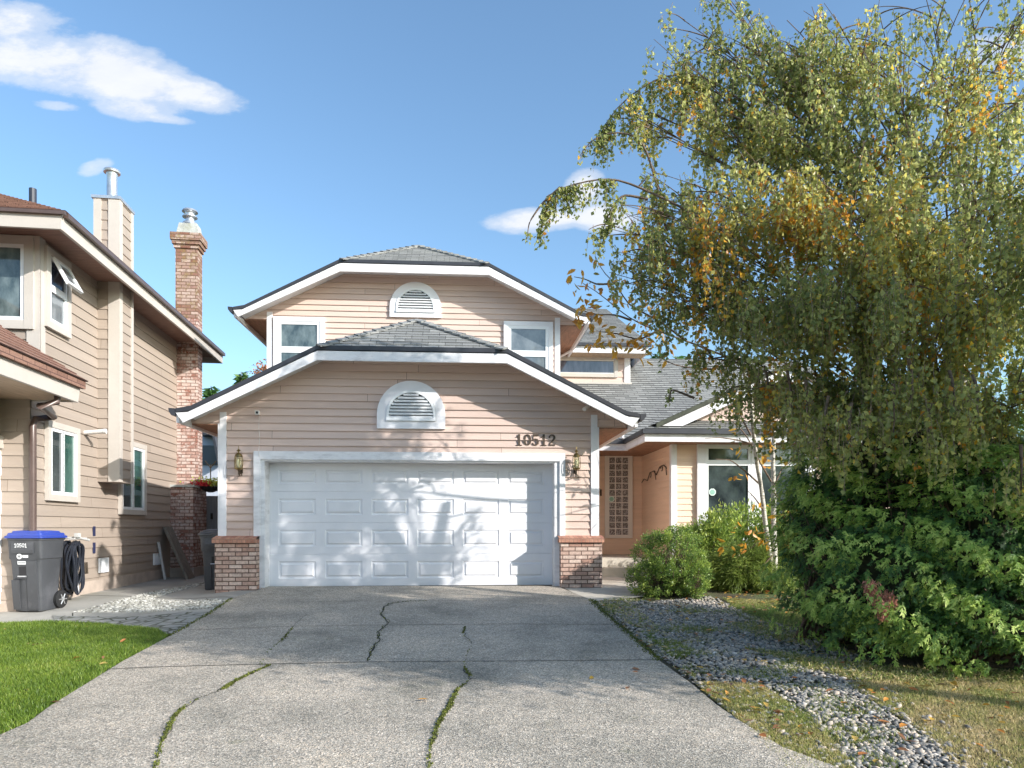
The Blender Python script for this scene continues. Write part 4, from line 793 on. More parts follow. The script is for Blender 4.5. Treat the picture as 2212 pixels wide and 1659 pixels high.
def bx(mb, s0_, s1_, o0, o1, z0, z1): mb.prism([NP(s0_, o0, z0), NP(s1_, o0, z0), NP(s1_, o0, z1), NP(s0_, o0, z1)], RR * (o1 - o0))
bx(mb, sc - .022, sc, oc - .16, oc + .02, zbot, ztop - .05); bx(mb, sc, sc + .10, oc + .001, oc + .022, zbot, ztop - .05); bx(mb, sc2 - .07, sc2 + .02, oc + .001, oc + .022, zbot, ztop - .05); bx(mb, sc - .022, sc, ol, ol + .12, zsof, ztop - .05); mb.build('corner_board', 'cream_trim', ch)
mb = MB(); bx(mb, sc - .04, sc2 + .04, ol - .03, oc + .035, ztop - .05, ztop); mb.build('chase_cap', 'galvanised', ch)
fc = NP((sc + sc2) / 2, 0, 0); of = nfr(242, 420, (sc + sc2) / 2)[0]; fc = NP((sc + sc2) / 2, of, ztop); hf = nfr(242, 368, (sc + sc2) / 2)[1] - ztop
m = MB(); m.lathe(fc, [(.15, 0), (.11, .05), (.082, .09), (.082, hf - .10), (.09, hf - .08), (.09, hf - .05)], 20); m.lathe(fc, [(.13, hf - .05), (.135, hf - .03), (.12, hf), (.06, hf + .02), (.01, hf + .025)], 20); m.build('flue', 'galvanised', ch, smooth=True)
# brick chimney
sb, _ = nhit(367, 1200); ob, _ = nfr(417, 1200, sb); sb2, _ = nhit(446, 1200, ob); _, zlo = nfr(392, 1052, sb)
su, _ = nhit(381, 700); ou, _ = nfr(427, 700, su); su2 = nhit(437, 700, ou)[0]; _, zc2 = nfr(404, 507, su)
mb = MB(); bx(mb, sb, sb2, -.02, ob, -.2, zlo); bc = mb.build('brick_chimney', 'brick_used', NH)
mb = MB(); bx(mb, su, su2, -.02, ou, zlo, 5.6); mb.build('stack', 'brick_used', bc)
mb = MB(); bx(mb, su, su2, -.02, ou, 5.6, zc2 - .3); 
for e, z0, z1 in ((.03, -.30, -.22), (.06, -.22, -.14), (.09, -.14, 0.02)): bx(mb, su - e, su2 + e, -.02 - e, ou + e, zc2 + z0, zc2 + z1)
mb.build('corbel', 'brick_mossy', bc)
mb = MB(); bx(mb, sb - .03, sb2 + .03, -.02, ob + .03, zlo, zlo + .05); mb.build('ledge', 'concrete_cap', bc); mb = MB()
a_ = [NP(su - .02, 0, zc2 + .02), NP(su2 + .02, 0, zc2 + .02), NP(su2 + .02, ou + .02, zc2 + .02), NP(su - .02, ou + .02, zc2 + .02)]
cc = sum(a_, V((0, 0, 0))) / 4; b__ = [cc + (p - cc) * .8 + UP * .25 for p in a_]; mb.poly(b__)
for i in range(4): j = (i + 1) % 4; mb.poly([a_[i], a_[j], b__[j], b__[i]])
mb.build('chimney_cap', 'concrete_cap', bc)
m = MB(); cc = cc + UP * .25; m.lathe(cc, [(.17, 0), (.15, .06), (.10, .08), (.09, .17), (.16, .18), (.16, .2), (.1, .21), (.09, .26), (.1, .28), (.17, .3), (.15, .34), (.05, .37), (.01, .37)], 16); m.build('flue', 'galvanised', bc, smooth=True)
bx_ = MB(); bx(bx_, sb - .02, sb2 + .02, -.02, ob + .02, -.25, .12); bx_.build('footing', 'foundation', bc)
# vents, pipe, tape
for (xa, ya, xb, yb_) in ((210.5, 1206, 229.7, 1235), (329, 1196, 344, 1219)):
    u0, z1 = nhit(xa, ya); u1, z0 = nhit(xb, yb_); m = MB(); m.obox(O_, DD, RR, u0, u0 + .02, z0, z1, 0, .03); m.obox(O_, DD, RR, u1 - .02, u1, z0, z1, 0, .03); m.obox(O_, DD, RR, u0 + .02, u1 - .02, z0, z0 + .02, 0, .029); m.obox(O_, DD, RR, u0 + .02, u1 - .02, z1 - .02, z1, 0, .029)
    n = 9
    for k in range(n): a = u0 + .02 + (u1 - u0 - .04) * (k + .5) / n; m.obox(O_, DD, RR, a - .008, a + .008, z0 + .02, z1 - .02, 0.004, .026)
    m.obox(O_, DD, RR, u0 + .01, u1 - .01, z0 + .01, z1 - .01, 0, .012); m.build('wall_vent', 'vinyl', NH)
s1, z1 = nhit(188, 935, .05); m = MB(); m.tube([NP(s1, .0, z1), NP(s1, .30, z1 + .03)], .035, 12); m.tube([NP(s1, .30, z1 + .03), NP(s1, .34, z1 + .03)], .042, 12); m.build('vent_pipe', 'white_plastic', NH, smooth=True)
u0, z1 = nhit(198.5, 1137); u1, z0 = nhit(203.5, 1195); 
for a, b in ((.64, 1), (0, .40)): m = MB(); m.obox(O_, DD, RR, u0, u1, z0 + (z1 - z0) * a, z0 + (z1 - z0) * b, 0, .008); m.build('tape', 'navy', NH)
s1, z1 = nhit(180, 1218, .05); m = MB(); 
for d_ in (0, .07): m.tube([NP(s1 + d_, .0, z1), NP(s1 + d_, .07, z1 + .02), NP(s1 + d_, .08, z1 - .16)], .014, 6)
m.build('spigot', 'bronze', NH)

# ------------------------------------------------------------------ bins, hose, planks
def wheelie(base, yaw, hgt, wid, dep, lidmat, label, cat='wheelie bin', grp=None, marks=False):
    t = empty('wheelie_bin', base, label, cat, grp); F_ = V((math.sin(yaw), -math.cos(yaw), 0)); S_ = V((math.cos(yaw), math.sin(yaw), 0))
    Pq = lambda x, y, z: base + S_ * x + F_ * y + UP * z
    def rr(w, d, z, c=.06, n=3):
        out = []
        for cx, cy, a0 in ((w - c, d - c, 0), (-w + c, d - c, 90), (-w + c, -d + c, 180), (w - c, -d + c, 270)):
            for k in range(n + 1): a = R_(a0 + 90 * k / n); out.append(Pq(cx + c * math.cos(a), cy + c * math.sin(a), z))
        return out
    mb = MB(); prof = [(.74, .70, .0), (.76, .74, .05), (.80, .82, .35), (.845, .9, .62), (.87, .93, .66), (.93, .95, .67), (.96, .98, .86), (.965, 1.0, .90), (1.0, 1.03, .905), (1.0, 1.03, .925), (.97, 1.0, .93)]
    R0 = [rr(wid / 2 * a, dep / 2 * b, hgt * z) for a, b, z in prof]
    for i in range(len(R0) - 1):
        for k in range(len(R0[0])): k2 = (k + 1) % len(R0[0]); mb.poly([R0[i][k], R0[i][k2], R0[i + 1][k2], R0[i + 1][k]])
    mb.poly(R0[0]); mb.poly(R0[-1]); body = mb.build('body', 'bin_grey', t, smooth=True)
    w, d = wid / 2, dep / 2
    # moulded front: raised shoulders either side of a sunken grip bay, lip under the rim
    fy = lambda z: d * float(np.interp(z, [p[2] for p in prof], [p[1] for p in prof]))
    m = MB()
    def blk(x0, x1, z0, z1, o0, o1):
        a = [Pq(x0, fy(z0) + o0, z0 * hgt), Pq(x1, fy(z0) + o0, z0 * hgt), Pq(x1, fy(z1) + o1, z1 * hgt), Pq(x0, fy(z1) + o1, z1 * hgt)]; m.prism(a, -F_ * .05)
    blk(-w * .70, -w * .30, 0.02, .40, .012, .028); blk(w * .12, w * .70, .02, .64, .012, .012); blk(-w * .62, w * .6, .74, .78, .022, .03); blk(-w * .62, w * .6, .78, .88, .03, .012); blk(-w * .34, w * .12, .42, .44, .03, .03)
    m.build('front_panel', 'bin_grey', t)
    m = MB(); m.prism([Pq(-w * .28, fy(.45) + .008, .45 * hgt), Pq(w * .10, fy(.45) + .008, .45 * hgt), Pq(w * .10, fy(.57) + .008, .57 * hgt), Pq(-w * .28, fy(.57) + .008, .57 * hgt)], -F_ * .02); m.build('grip_recess', 'black_plastic', t)
    m = MB(); m.tube([Pq(-w * .34, fy(.44) + .02, .445 * hgt), Pq(w * .12, fy(.44) + .02, .445 * hgt)], .011, 8); m.build('grip_bar', 'galvanised', t)
    # lid
    mb = MB(); L = [rr(w * 1.08, d * 1.1, hgt * .93, .05), rr(w * 1.08, d * 1.1, hgt * .955, .05), rr(w * 1.0, d * 1.02, hgt * .965, .05), rr(w * .96, d * .98, hgt * .995, .05), rr(w * .84, d * .86, hgt * 1.0, .05), rr(w * .80, d * .82, hgt * 1.02, .04), rr(w * .5, d * .5, hgt * 1.03, .04)]
    for i in range(len(L) - 1):
        for k in range(len(L[0])): k2 = (k + 1) % len(L[0]); mb.poly([L[i][k], L[i][k2], L[i + 1][k2], L[i + 1][k]])
    mb.poly(L[0][::-1]); mb.poly(L[-1]); mb.build('lid', lidmat, t, smooth=True)
    for s in (-1, 1):
        m = MB(); c = Pq(s * w * .86, -d * .72, .13)
        pts = [(.0, -.03), (.09, -.03), (.125, -.02), (.125, .02), (.09, .03), (.0, .03)]; n = 20
        rg = [[c + (F_ * math.cos(k * 2 * math.pi / n) + UP * math.sin(k * 2 * math.pi / n)) * r + S_ * x for k in range(n)] for r, x in pts]
        for i in range(len(rg) - 1):
            for k in range(n): k2 = (k + 1) % n; m.poly([rg[i][k], rg[i][k2], rg[i + 1][k2], rg[i + 1][k]])
        m.build('wheel', 'rubber', t, smooth=True)
        m = MB(); m.tube([c + S_ * s * .031, c + S_ * s * .04], .03, 10)
        for k in range(6): a = k * math.pi / 3; m.tube([c + S_ * s * .034, c + S_ * s * .034 + (F_ * math.cos(a) + UP * math.sin(a)) * .08], .008, 5)
        m.build('hub', 'galvanised', t)
    m = MB(); m.tube([Pq(-w * .8, -d * 1.0, hgt * .9), Pq(-w * .8, -d * 1.16, hgt * .92), Pq(w * .8, -d * 1.16, hgt * .92), Pq(w * .8, -d * 1.0, hgt * .9)], .014, 8); m.build('handle', 'bin_grey', t)
    if marks:
        def dec(z, off): return fy(z) + off
        m = MB(); c0x, c0z = -w * .22, .70; n = 20; ri, ro = .024, .038
        def fp(x, z, o=.006): return Pq(x, fy(z / hgt) + o, z)
        zc = c0z * hgt
        m.poly([fp(c0x + ro * math.cos(k * 2 * math.pi / n), zc + ro * math.sin(k * 2 * math.pi / n)) for k in range(n)])
        m.poly([fp(c0x + ro + .005, zc - .018), fp(c0x + ro + .085, zc - .018), fp(c0x + ro + .085, zc + .018), fp(c0x + ro + .005, zc + .018)])
        m.poly([fp(c0x - .03, zc - .11, .012), fp(c0x + .09, zc - .11, .012), fp(c0x + .09, zc - .065, .012), fp(c0x - .03, zc - .065, .012)])
        m.build('emblem', 'vinyl', t)
        m = MB(); m.poly([fp(c0x - .014, zc - .014, .008), fp(c0x + .006, zc - .018, .008), fp(c0x + .004, zc + .018, .008), fp(c0x - .01, zc + .015, .008)]); m.poly([fp(c0x + .012, zc - .012, .008), fp(c0x + .02, zc - .006, .008), fp(c0x + .014, zc + .014, .008)])
        for k in range(6): m.poly([fp(c0x - .02 + k * .017, zc - .095, .014), fp(c0x - .008 + k * .017, zc - .095, .014), fp(c0x - .008 + k * .017, zc - .08, .014), fp(c0x - .02 + k * .017, zc - .08, .014)])
        m.build('emblem_mark', 'bin_grey', t)
        m = MB(); o0 = -w * .42; SS = .055
        for i, chh in enumerate('10501'):
            for k, (p, wd) in enumerate(GL['2' if chh == '2' else chh]):
                for j in range(len(p) - 1):
                    (x0, z0), (x1, z1) = p[j], p[j + 1]; dx, dz = x1 - x0, z1 - z0; Ln = math.hypot(dx, dz); nx, nz = -dz / Ln * .07, dx / Ln * .07; b = .815 * hgt
                    m.poly([fp(o0 + i * .036 + (x0 + nx) * SS, b + (z0 + nz) * SS, .035), fp(o0 + i * .036 + (x1 + nx) * SS, b + (z1 + nz) * SS, .035), fp(o0 + i * .036 + (x1 - nx) * SS, b + (z1 - nz) * SS, .035), fp(o0 + i * .036 + (x0 - nx) * SS, b + (z0 - nz) * SS, .035)])
        m.build('bin_number', 'vinyl', t)
    return t
pb = gp(56, 1325); dd_ = (V((CAM.x, CAM.y, 0)) - V((pb.x, pb.y, 0))).normalized()
base = pb + V((0, .24, 0)); base.z = gz(base.x, base.y) + .01
wheelie(base, R_(-6), 1.07, .50, .52, 'bin_blue', 'dark grey wheelie bin with a bright blue lid beside the neighbouring garage', marks=True)
base = gp(470, 1262); base = gp(480, 1258); base = V((-4.18, 12.6, gz(-4.2, 12.6)))
wheelie(base, R_(8), 1.0, .55, .60, 'bin_grey', 'plain grey wheelie bin with grey lid half hidden behind the left brick pier')
# hose
hb = nhit(150, 1290, .25); t = empty('garden_hose', NP(hb[0], .2, -.15), 'black garden hose hung in long loops on the wall behind the blue lidded bin', 'garden hose')
sh, zh = nhit(152, 1163, .12); zbm = nhit(150, 1292, .2)[1]
mb = MB(); rg = random.Random(3)
for k in range(17):
    o1 = .06 + .16 * rg.random(); s1_ = sh - .20 + .16 * rg.random(); s2_ = sh + .04 + .22 * rg.random(); zb2 = zbm + .02 + .12 * rg.random(); zt2 = zh - .02 - .1 * rg.random(); pts = []
    for j in range(25):
        a = j / 24 * 2 * math.pi; x = (s1_ + s2_) / 2 - (s2_ - s1_) / 2 * math.cos(a) * (1 + .15 * math.sin(a)) ; z = (zt2 + zb2) / 2 + (zt2 - zb2) / 2 * math.sin(a)
        pts.append(NP(x, o1 + .02 * math.sin(3 * a + k), z))
    mb.tube(pts, .017, 7, caps=False)
mb.build('hose', 'hose_rubber', t, smooth=True)
m = MB(); m.tube([NP(sh - .1, .0, zh), NP(sh - .1, .26, zh + .02)], .014, 6); m.tube([NP(sh + .2, .0, zh - .02), NP(sh + .2, .26, zh)], .014, 6); m.tube([NP(sh - .14, .25, zh + .02), NP(sh + .3, .25, zh - .03)], .02, 8); m.prism([NP(sh - .15, .24, zh + .02), NP(sh - .05, .24, zh + .02), NP(sh - .05, .24, zh + .08), NP(sh - .15, .24, zh + .08)], RR * .05); m.build('bracket', 'old_white_wood', t)
# planks leaning on the wall near the chimney
def plank(pa, pb_, wd, th, mat, label):
    t = MB(); d = (pb_ - pa).normalized(); s = DD; n = d.cross(s).normalized(); a = [pa - s * wd / 2, pa + s * wd / 2, pb_ + s * wd / 2, pb_ - s * wd / 2]; t.prism(a, n * th); o = t.build('wooden_plank', mat); tag(o, label, 'plank', 'planks leaning by the chimney'); return o
s1, z1 = nhit(358, 1137, .04); o2, z2 = nfr(396, 1249, s1 - .35)
plank(NP(s1 - .2, .62, gz(*NP(s1, .5, 0).xy) + .01), NP(s1 + .0, .10, z1), .42, .05, 'weathered_wood', 'wide weathered grey board leaning on the side wall beside the brick chimney')
s1, z1 = nhit(347, 1170, .04); plank(NP(s1 - .15, .20, gz(*NP(s1, .5, 0).xy) + .01), NP(s1 - .12, .06, z1), .05, .04, 'old_white_wood', 'narrow pale batten standing under the wide weathered board')

# ------------------------------------------------------------------ gate, house and flowers behind
t = empty('side_gate', V((-4.7, 17.0, -.08)), 'grey board gate closing the passage between the two houses', 'gate')
m = MB(); m.box((-6.1, 17.0, -.05), (-3.9, 17.05, 1.72)); m.build('boards', 'gate_grey', t)
m = MB()
for k in range(18): m.box((-6.05 + k * .12, 16.985, -.03), (-6.05 + k * .12 + .105, 16.999, 1.70))
m.build('palings', 'gate_grey', t)
p = pt(457, 1115, 16.95); m = MB(); m.box((p.x - .02, 16.94, p.z - .07), (p.x + .02, 16.985, p.z + .07)); m.build('latch', 'bronze', t)
t = empty('background_house', pt(455, 1050, 30), 'pale grey house with a steep dark roof seen through the gap above the gate', 'house')
Yb = 30; m = MB(); c = [pt(425, 1140, Yb), pt(500, 1140, Yb), pt(500, 935, Yb), pt(425, 935, Yb)]; m.prism(c, (0, .3, 0)); m.build('wall', 'far_house', t)
m = MB(); m.prism([pt(425, 962, Yb - .1), pt(463, 962, Yb - .1), pt(470, 1003, Yb - .1), pt(425, 1003, Yb - .1)], (0, .1, 0)); m.build('window', 'dark_glass', t)
m = MB(); m.prism([pt(458, 940, Yb - .6), pt(462, 938, Yb - .6), pt(476, 1000, Yb - .6), pt(470, 1003, Yb - .6)], (0, .6, 0)); m.prism([pt(430, 940, Yb - .6), pt(462, 938, Yb - .6), pt(461, 935, Yb - .6), pt(430, 932, Yb - .6)], (0, .6, 0)); m.build('roof', 'gutter_black', t)
# ------------------------------------------------------------------ vectorised meshes
def fastmesh(name, verts, faces_flat, nper, mat, parent=None, tint=None, smooth=False):
    me = bpy.data.meshes.new(name); nv = len(verts); nf = len(faces_flat) // nper
    me.vertices.add(nv); me.vertices.foreach_set('co', np.asarray(verts, np.float32).ravel())
    me.loops.add(nf * nper); me.loops.foreach_set('vertex_index', np.asarray(faces_flat, np.int32))
    me.polygons.add(nf); me.polygons.foreach_set('loop_start', np.arange(0, nf * nper, nper, dtype=np.int32)); me.polygons.foreach_set('loop_total', np.full(nf, nper, np.int32))
    if smooth: me.polygons.foreach_set('use_smooth', np.ones(nf, bool))
    if tint is not None:
        a = me.attributes.new('tint', 'FLOAT', 'FACE'); a.data.foreach_set('value', np.asarray(tint, np.float32))
    me.materials.append(MATS[mat]); me.update(calc_edges=True); me.validate()
    o = bpy.data.objects.new(name, me); COL.objects.link(o); attach(o, parent); return o
def unit(a): return a / (np.linalg.norm(a, axis=-1, keepdims=True) + 1e-9)
def leaves(name, pos, d, L, W, tint, mat, parent=None, fold=0.25, nrm=None):
    """folded leaves: four corners, two triangles each"""
    n = len(pos); d = unit(d); r = RNG.normal(size=(n, 3)) if nrm is None else nrm
    s = unit(np.cross(d, r)); u = np.cross(s, d); L = np.broadcast_to(L, n)[:, None]; W = np.broadcast_to(W, n)[:, None]
    tip = pos + d * L; m = pos + d * L * .45
    a = m + s * W * .5 + u * W * fold; b = m - s * W * .5 + u * W * fold
    v = np.stack([pos, a, tip, b], 1).reshape(-1, 3); i = np.arange(n)[:, None] * 4
    f = np.concatenate([i, i + 1, i + 2, i, i + 2, i + 3], 1).ravel()
    return fastmesh(name, v, f, 3, mat, parent, np.repeat(np.clip(tint, 0, 1), 2))
def leaves6(name, pos, d, L, W, tint, mat, parent=None, fold=0.15, nrm=None):
    """larger oval leaves: six corners, two folded halves"""
    n = len(pos); d = unit(d); rr = RNG.normal(size=(n, 3)) if nrm is None else nrm
    s = unit(np.cross(d, rr)); u = np.cross(s, d); L = np.broadcast_to(L, n)[:, None]; W = np.broadcast_to(W, n)[:, None]; c = RNG.uniform(-.25, .1, n)[:, None]
    q = lambda a, b, cc: pos + d * L * a + s * W * b + u * (W * fold * abs(b) * 2 + L * c * cc)
    v = np.stack([pos, q(.28, .46, .1), q(.66, .42, .4), q(1, 0, 1.0), q(.66, -.42, .4), q(.28, -.46, .1)], 1).reshape(-1, 3); i = np.arange(n)[:, None] * 6
    f = np.concatenate([i, i + 1, i + 2, i + 3, i, i + 3, i + 4, i + 5], 1).ravel()
    return fastmesh(name, v, f, 4, mat, parent, np.repeat(np.clip(tint, 0, 1), 2))
def tubes(P, r, sides=3):
    """P (n,k,3) polylines, r (n,k) radii -> verts, quads"""
    n, k, _ = P.shape; t = np.gradient(P, axis=1); t = unit(t); ref = np.where(np.abs(t[..., 2:3]) < .9, np.array([0, 0, 1.]), np.array([1., 0, 0]))
    a = unit(np.cross(t, ref)); b = np.cross(t, a); ang = np.arange(sides) * 2 * np.pi / sides
    ring = P[:, :, None, :] + (a[:, :, None, :] * np.cos(ang)[None, None, :, None] + b[:, :, None, :] * np.sin(ang)[None, None, :, None]) * r[:, :, None, None]
    v = ring.reshape(-1, 3); base = (np.arange(n) * k * sides)[:, None, None] + (np.arange(k - 1) * sides)[None, :, None]; j = np.arange(sides)[None, None, :]; j2 = (j + 1) % sides
    f = np.stack([base + j, base + j2, base + sides + j2, base + sides + j], -1).reshape(-1)
    return v, f
def tubeobj(name, groups, mat, parent, sides=5):
    V_, F_, o = [], [], 0
    for P, r, s in groups:
        v, f = tubes(np.asarray(P, float), np.asarray(r, float), s); V_.append(v); F_.append(f + o); o += len(v)
    return fastmesh(name, np.concatenate(V_), np.concatenate(F_), 4, mat, parent, smooth=True)
def inpoly(x, y, poly):
    r = np.zeros(len(x), bool); n = len(poly)
    for i in range(n):
        x1, y1 = poly[i]; x2, y2 = poly[(i + 1) % n]; c = ((y1 > y) != (y2 > y)); xx = (x2 - x1) * (y - y1) / ((y2 - y1) or 1e-9) + x1; r ^= c & (x < xx)
    return r
def scatter(polyP, n):                                                # random ground points inside an outline
    w = np.array([tuple(gp(*p).xy) for p in polyP]); out = np.zeros((0, 2))
    while len(out) < n:
        x = RNG.uniform(w[:, 0].min(), w[:, 0].max(), n); y = RNG.uniform(w[:, 1].min(), w[:, 1].max(), n); k = inpoly(x, y, w); out = np.concatenate([out, np.stack([x, y], 1)[k]])
    return out[:n]
def bez(p0, p1, p2, k):
    t = np.linspace(0, 1, k)[:, None]; return p0 * (1 - t) ** 2 + 2 * p1 * t * (1 - t) + p2 * t * t
A3 = lambda v: np.array(tuple(v), float)

# ------------------------------------------------------------------ ground
def sheet(name, rows, off, mat, nc=10, nr=5, kind='structure', rag=0.0):
    L = [A3(gp(*r[0])) for r in rows]; Rr = [A3(gp(*r[1])) for r in rows]; Ls, Rs = [], []
    for i in range(len(L) - 1):
        for k in range(nr): t = k / nr; Ls.append(L[i] * (1 - t) + L[i + 1] * t); Rs.append(Rr[i] * (1 - t) + Rr[i + 1] * t)
    Ls.append(L[-1]); Rs.append(Rr[-1]); rowsW = []
    for a, b in zip(Ls, Rs):
        t = np.linspace(0, 1, nc)[:, None]; p = a * (1 - t) + b * t
        if rag: p[0, :2] += RNG.normal(0, rag, 2); p[-1, :2] += RNG.normal(0, rag, 2)
        p[:, 2] = g(p[:, 0], p[:, 1]) + off; rowsW.append(p)
    v = np.concatenate(rowsW); f = []
    for i in range(len(rowsW) - 1):
        for j in range(nc - 1): q = i * nc + j; f += [q, q + 1, q + nc + 1, q + nc]
    o = fastmesh(name, v, f, 4, mat); return tag(o, kind=kind)
xs = np.concatenate([[-600, -150, -60, -30], np.arange(-16, -5, 1.0), np.arange(-5, -3, .1), np.arange(-3, 20, 1.0), [30, 60, 150, 600]]); ys = np.concatenate([[-400, -60, -10, -1.5], np.arange(0, 11.75, 1.), [11.75, 14, 25, 60, 200, 1500]])
XX, YY = np.meshgrid(xs, ys); ZZ = g(XX, YY) - .012; nx = len(xs); v = np.stack([XX, YY, ZZ], -1).reshape(-1, 3)
f = [q for i in range(len(ys) - 1) for j in range(nx - 1) for q in (i * nx + j, i * nx + j + 1, (i + 1) * nx + j + 1, (i + 1) * nx + j)]
tag(fastmesh('ground', v, f, 4, 'soil'), kind='structure')
drv = [((-2600, 3200), (3600, 3200)), ((-1080, 2150), (2480, 2150)), ((-440, 1700), (1905, 1700)), ((-60, 1620), (1690, 1620)), ((60, 1567), (1600, 1564)), ((109, 1530), (1548, 1528)), ((183, 1484), (1497, 1484)), ((266, 1432), (1425, 1432)), ((366, 1378), (1364, 1378)), ((447, 1332), (1311, 1332)), ((507, 1292), (1276, 1298)), ((563, 1276), (1212, 1272)), ((564, 1269), (1210, 1267.5))]
sheet('driveway', drv, .02, 'aggregate', 30, 6)
# side strip of concrete, gravel, pavers on the left
sheet('path', [((-300, 1352), (440, 1352)), ((-300, 1300), (560, 1300)), ((60, 1288), (566, 1268)), ((150, 1284), (560, 1262)), ((330, 1252), (560, 1246)), ((420, 1238), (500, 1232))], .002, 'concrete', 14, 4)
sheet('paving', [((330, 1371), (378, 1372)), ((228, 1353), (412, 1352)), ((120, 1343), (436, 1338)), ((112, 1331), (462, 1323))], .010, 'pavers', 14, 4)
sheet('walkway', [((1210, 1267), (1272, 1300)), ((1240, 1266), (1330, 1297)), ((1300, 1262), (1392, 1290)), ((1300, 1240), (1400, 1262))], .012, 'walkway_concrete', 8, 4)
sheet('lawn', [((-7000, 3200), (-2610, 3200)), ((-3200, 2150), (-1085, 2150)), ((-900, 1700), (-445, 1700)), ((-600, 1620), (-64, 1620)), ((-500, 1567), (56, 1567)), ((-450, 1530), (106, 1530)), ((-400, 1484), (180, 1484)), ((-350, 1432), (262, 1432)), ((-300, 1400), (322, 1400)), ((-260, 1378), (362, 1378)), ((-250, 1366), (340, 1366)), ((-240, 1352), (232, 1353)), ((-240, 1350), (109, 1346))], .008, 'turf_soil', 10, 4)
# joints, cracks, moss on the driveway
def strip(pts, w, off, mb, jit=0.0, sub=4):
    q = []
    for i in range(len(pts) - 1):
        a, b = gp(*pts[i]), gp(*pts[i + 1])
        for k in range(sub): q.append(a.lerp(b, k / sub) + V((random.gauss(0, jit), random.gauss(0, jit), 0)))
    q.append(gp(*pts[-1])); ws = w if isinstance(w, list) else [w] * len(q); E = []
    for i, p in enumerate(q):
        d = (q[min(i + 1, len(q) - 1)] - q[max(i - 1, 0)]); d.z = 0; d.normalize(); n = V((-d.y, d.x, 0)); h = ws[min(i, len(ws) - 1)] * (1 + random.uniform(-.4, .4) * (jit > 0))
        a, b = p + n * h / 2, p - n * h / 2; a.z = gz(a.x, a.y) + off; b.z = gz(b.x, b.y) + off; E.append((a, b))
    for i in range(len(E) - 1): mb.poly([E[i][0], E[i][1], E[i + 1][1], E[i + 1][0]])
crackA = [(921, 1301), (880, 1303), (848, 1306), (833, 1313), (822, 1330), (840, 1349), (818, 1370), (822, 1385), (801, 1410), (794, 1433)]
crackB = [(726, 1302), (715, 1312), (700, 1322), (660, 1330), (634, 1358), (618, 1378), (606, 1390), (581, 1410), (560, 1440), (584, 1442), (544, 1459), (504, 1480), (481, 1495), (431, 1514), (396, 1535), (374, 1558), (350, 1610), (330, 1680)]
crackC = [(1040, 1300), (1010, 1325), (1004, 1358), (1000, 1373), (1019, 1395), (1004, 1433), (1004, 1450), (1016, 1465), (1009, 1480), (989, 1495), (976, 1518), (971, 1535), (959, 1548), (945, 1575), (930, 1620), (925, 1690)]
mb = MB()
for c, wd in ((crackA[1:], .016), (crackB[3:7], .005), (crackB[9:-1], .006), (crackC[2:5], .006), (crackC[6:-1], .007)): strip(c, wd, .0245, mb, .012)
o = mb.build('pavement_cracks', 'crack'); tag(o, kind='structure')
me = o.data; a = me.attributes.new('tint', 'FLOAT', 'FACE'); a.data.foreach_set('value', np.full(len(me.polygons), .2, np.float32))
mb = MB()
strip([(408, 1365), (634, 1357), (818, 1354.5), (1100, 1352), (1339, 1353)], .012, .0242, mb); strip([(200, 1452), (368, 1445), (560, 1440), (794, 1435), (921, 1434), (1100, 1433), (1425, 1430)], .012, .0243, mb); strip([(640, 1304), (726, 1302.5), (921, 1301), (1270, 1302)], .009, .0244, mb)
strip([(157, 1340), (157, 1325), (284, 1292)], .012, .006, mb); strip([(150, 1286), (300, 1289), (440, 1292), (505, 1291)], .02, .006, mb)
o = mb.build('slab_joints', 'crack'); tag(o, kind='structure'); me = o.data; a = me.attributes.new('tint', 'FLOAT', 'FACE'); a.data.foreach_set('value', np.full(len(me.polygons), .6, np.float32))
# moss tufts along the cracks
def mossline(pts, n, spread, probs=None):
    P = []
    seg = [(gp(*pts[i]), gp(*pts[i + 1])) for i in range(len(pts) - 1)]
    for _ in range(n):
        i = random.choices(range(len(seg)), probs)[0] if probs else random.randrange(len(seg)); a, b = seg[i]; t = random.random(); p = a.lerp(b, t); P.append((p.x + random.gauss(0, spread), p.y + random.gauss(0, spread)))
    return P
pm = mossline(crackB[4:], 1500, .008, [.6, .6, .3, .1, .1, 1.4, 3, 5, .1, .2, 2.6, 3, 1.2, .6][:len(crackB) - 5]) + mossline(crackC, 1300, .008, [0, 0, .6, .1, .1, .2, .8, .05, .3, 1.6, 2, 2.4, 2.2, 1.2, .6, .3, .3][:len(crackC) - 1]) + mossline(crackA, 160, .012)
pm += mossline([(366, 1378), (447, 1332), (500, 1296)], 600, .015) + mossline([(1425, 1432), (1364, 1378), (1311, 1332), (1276, 1298)], 1200, .03)
pm = np.array(pm); z = g(pm[:, 0], pm[:, 1]) + .022; pos = np.stack([pm[:, 0], pm[:, 1], z], 1); n = len(pos)
d = RNG.normal(size=(n, 3)) * .6; d[:, 2] = np.abs(d[:, 2]) + .5
tag(leaves('moss', pos, d, RNG.uniform(.008, .022, n), RNG.uniform(.008, .018, n), RNG.beta(2, 2, n), 'moss'), 'yellow green moss growing in the cracks of the driveway', 'moss', kind='stuff')

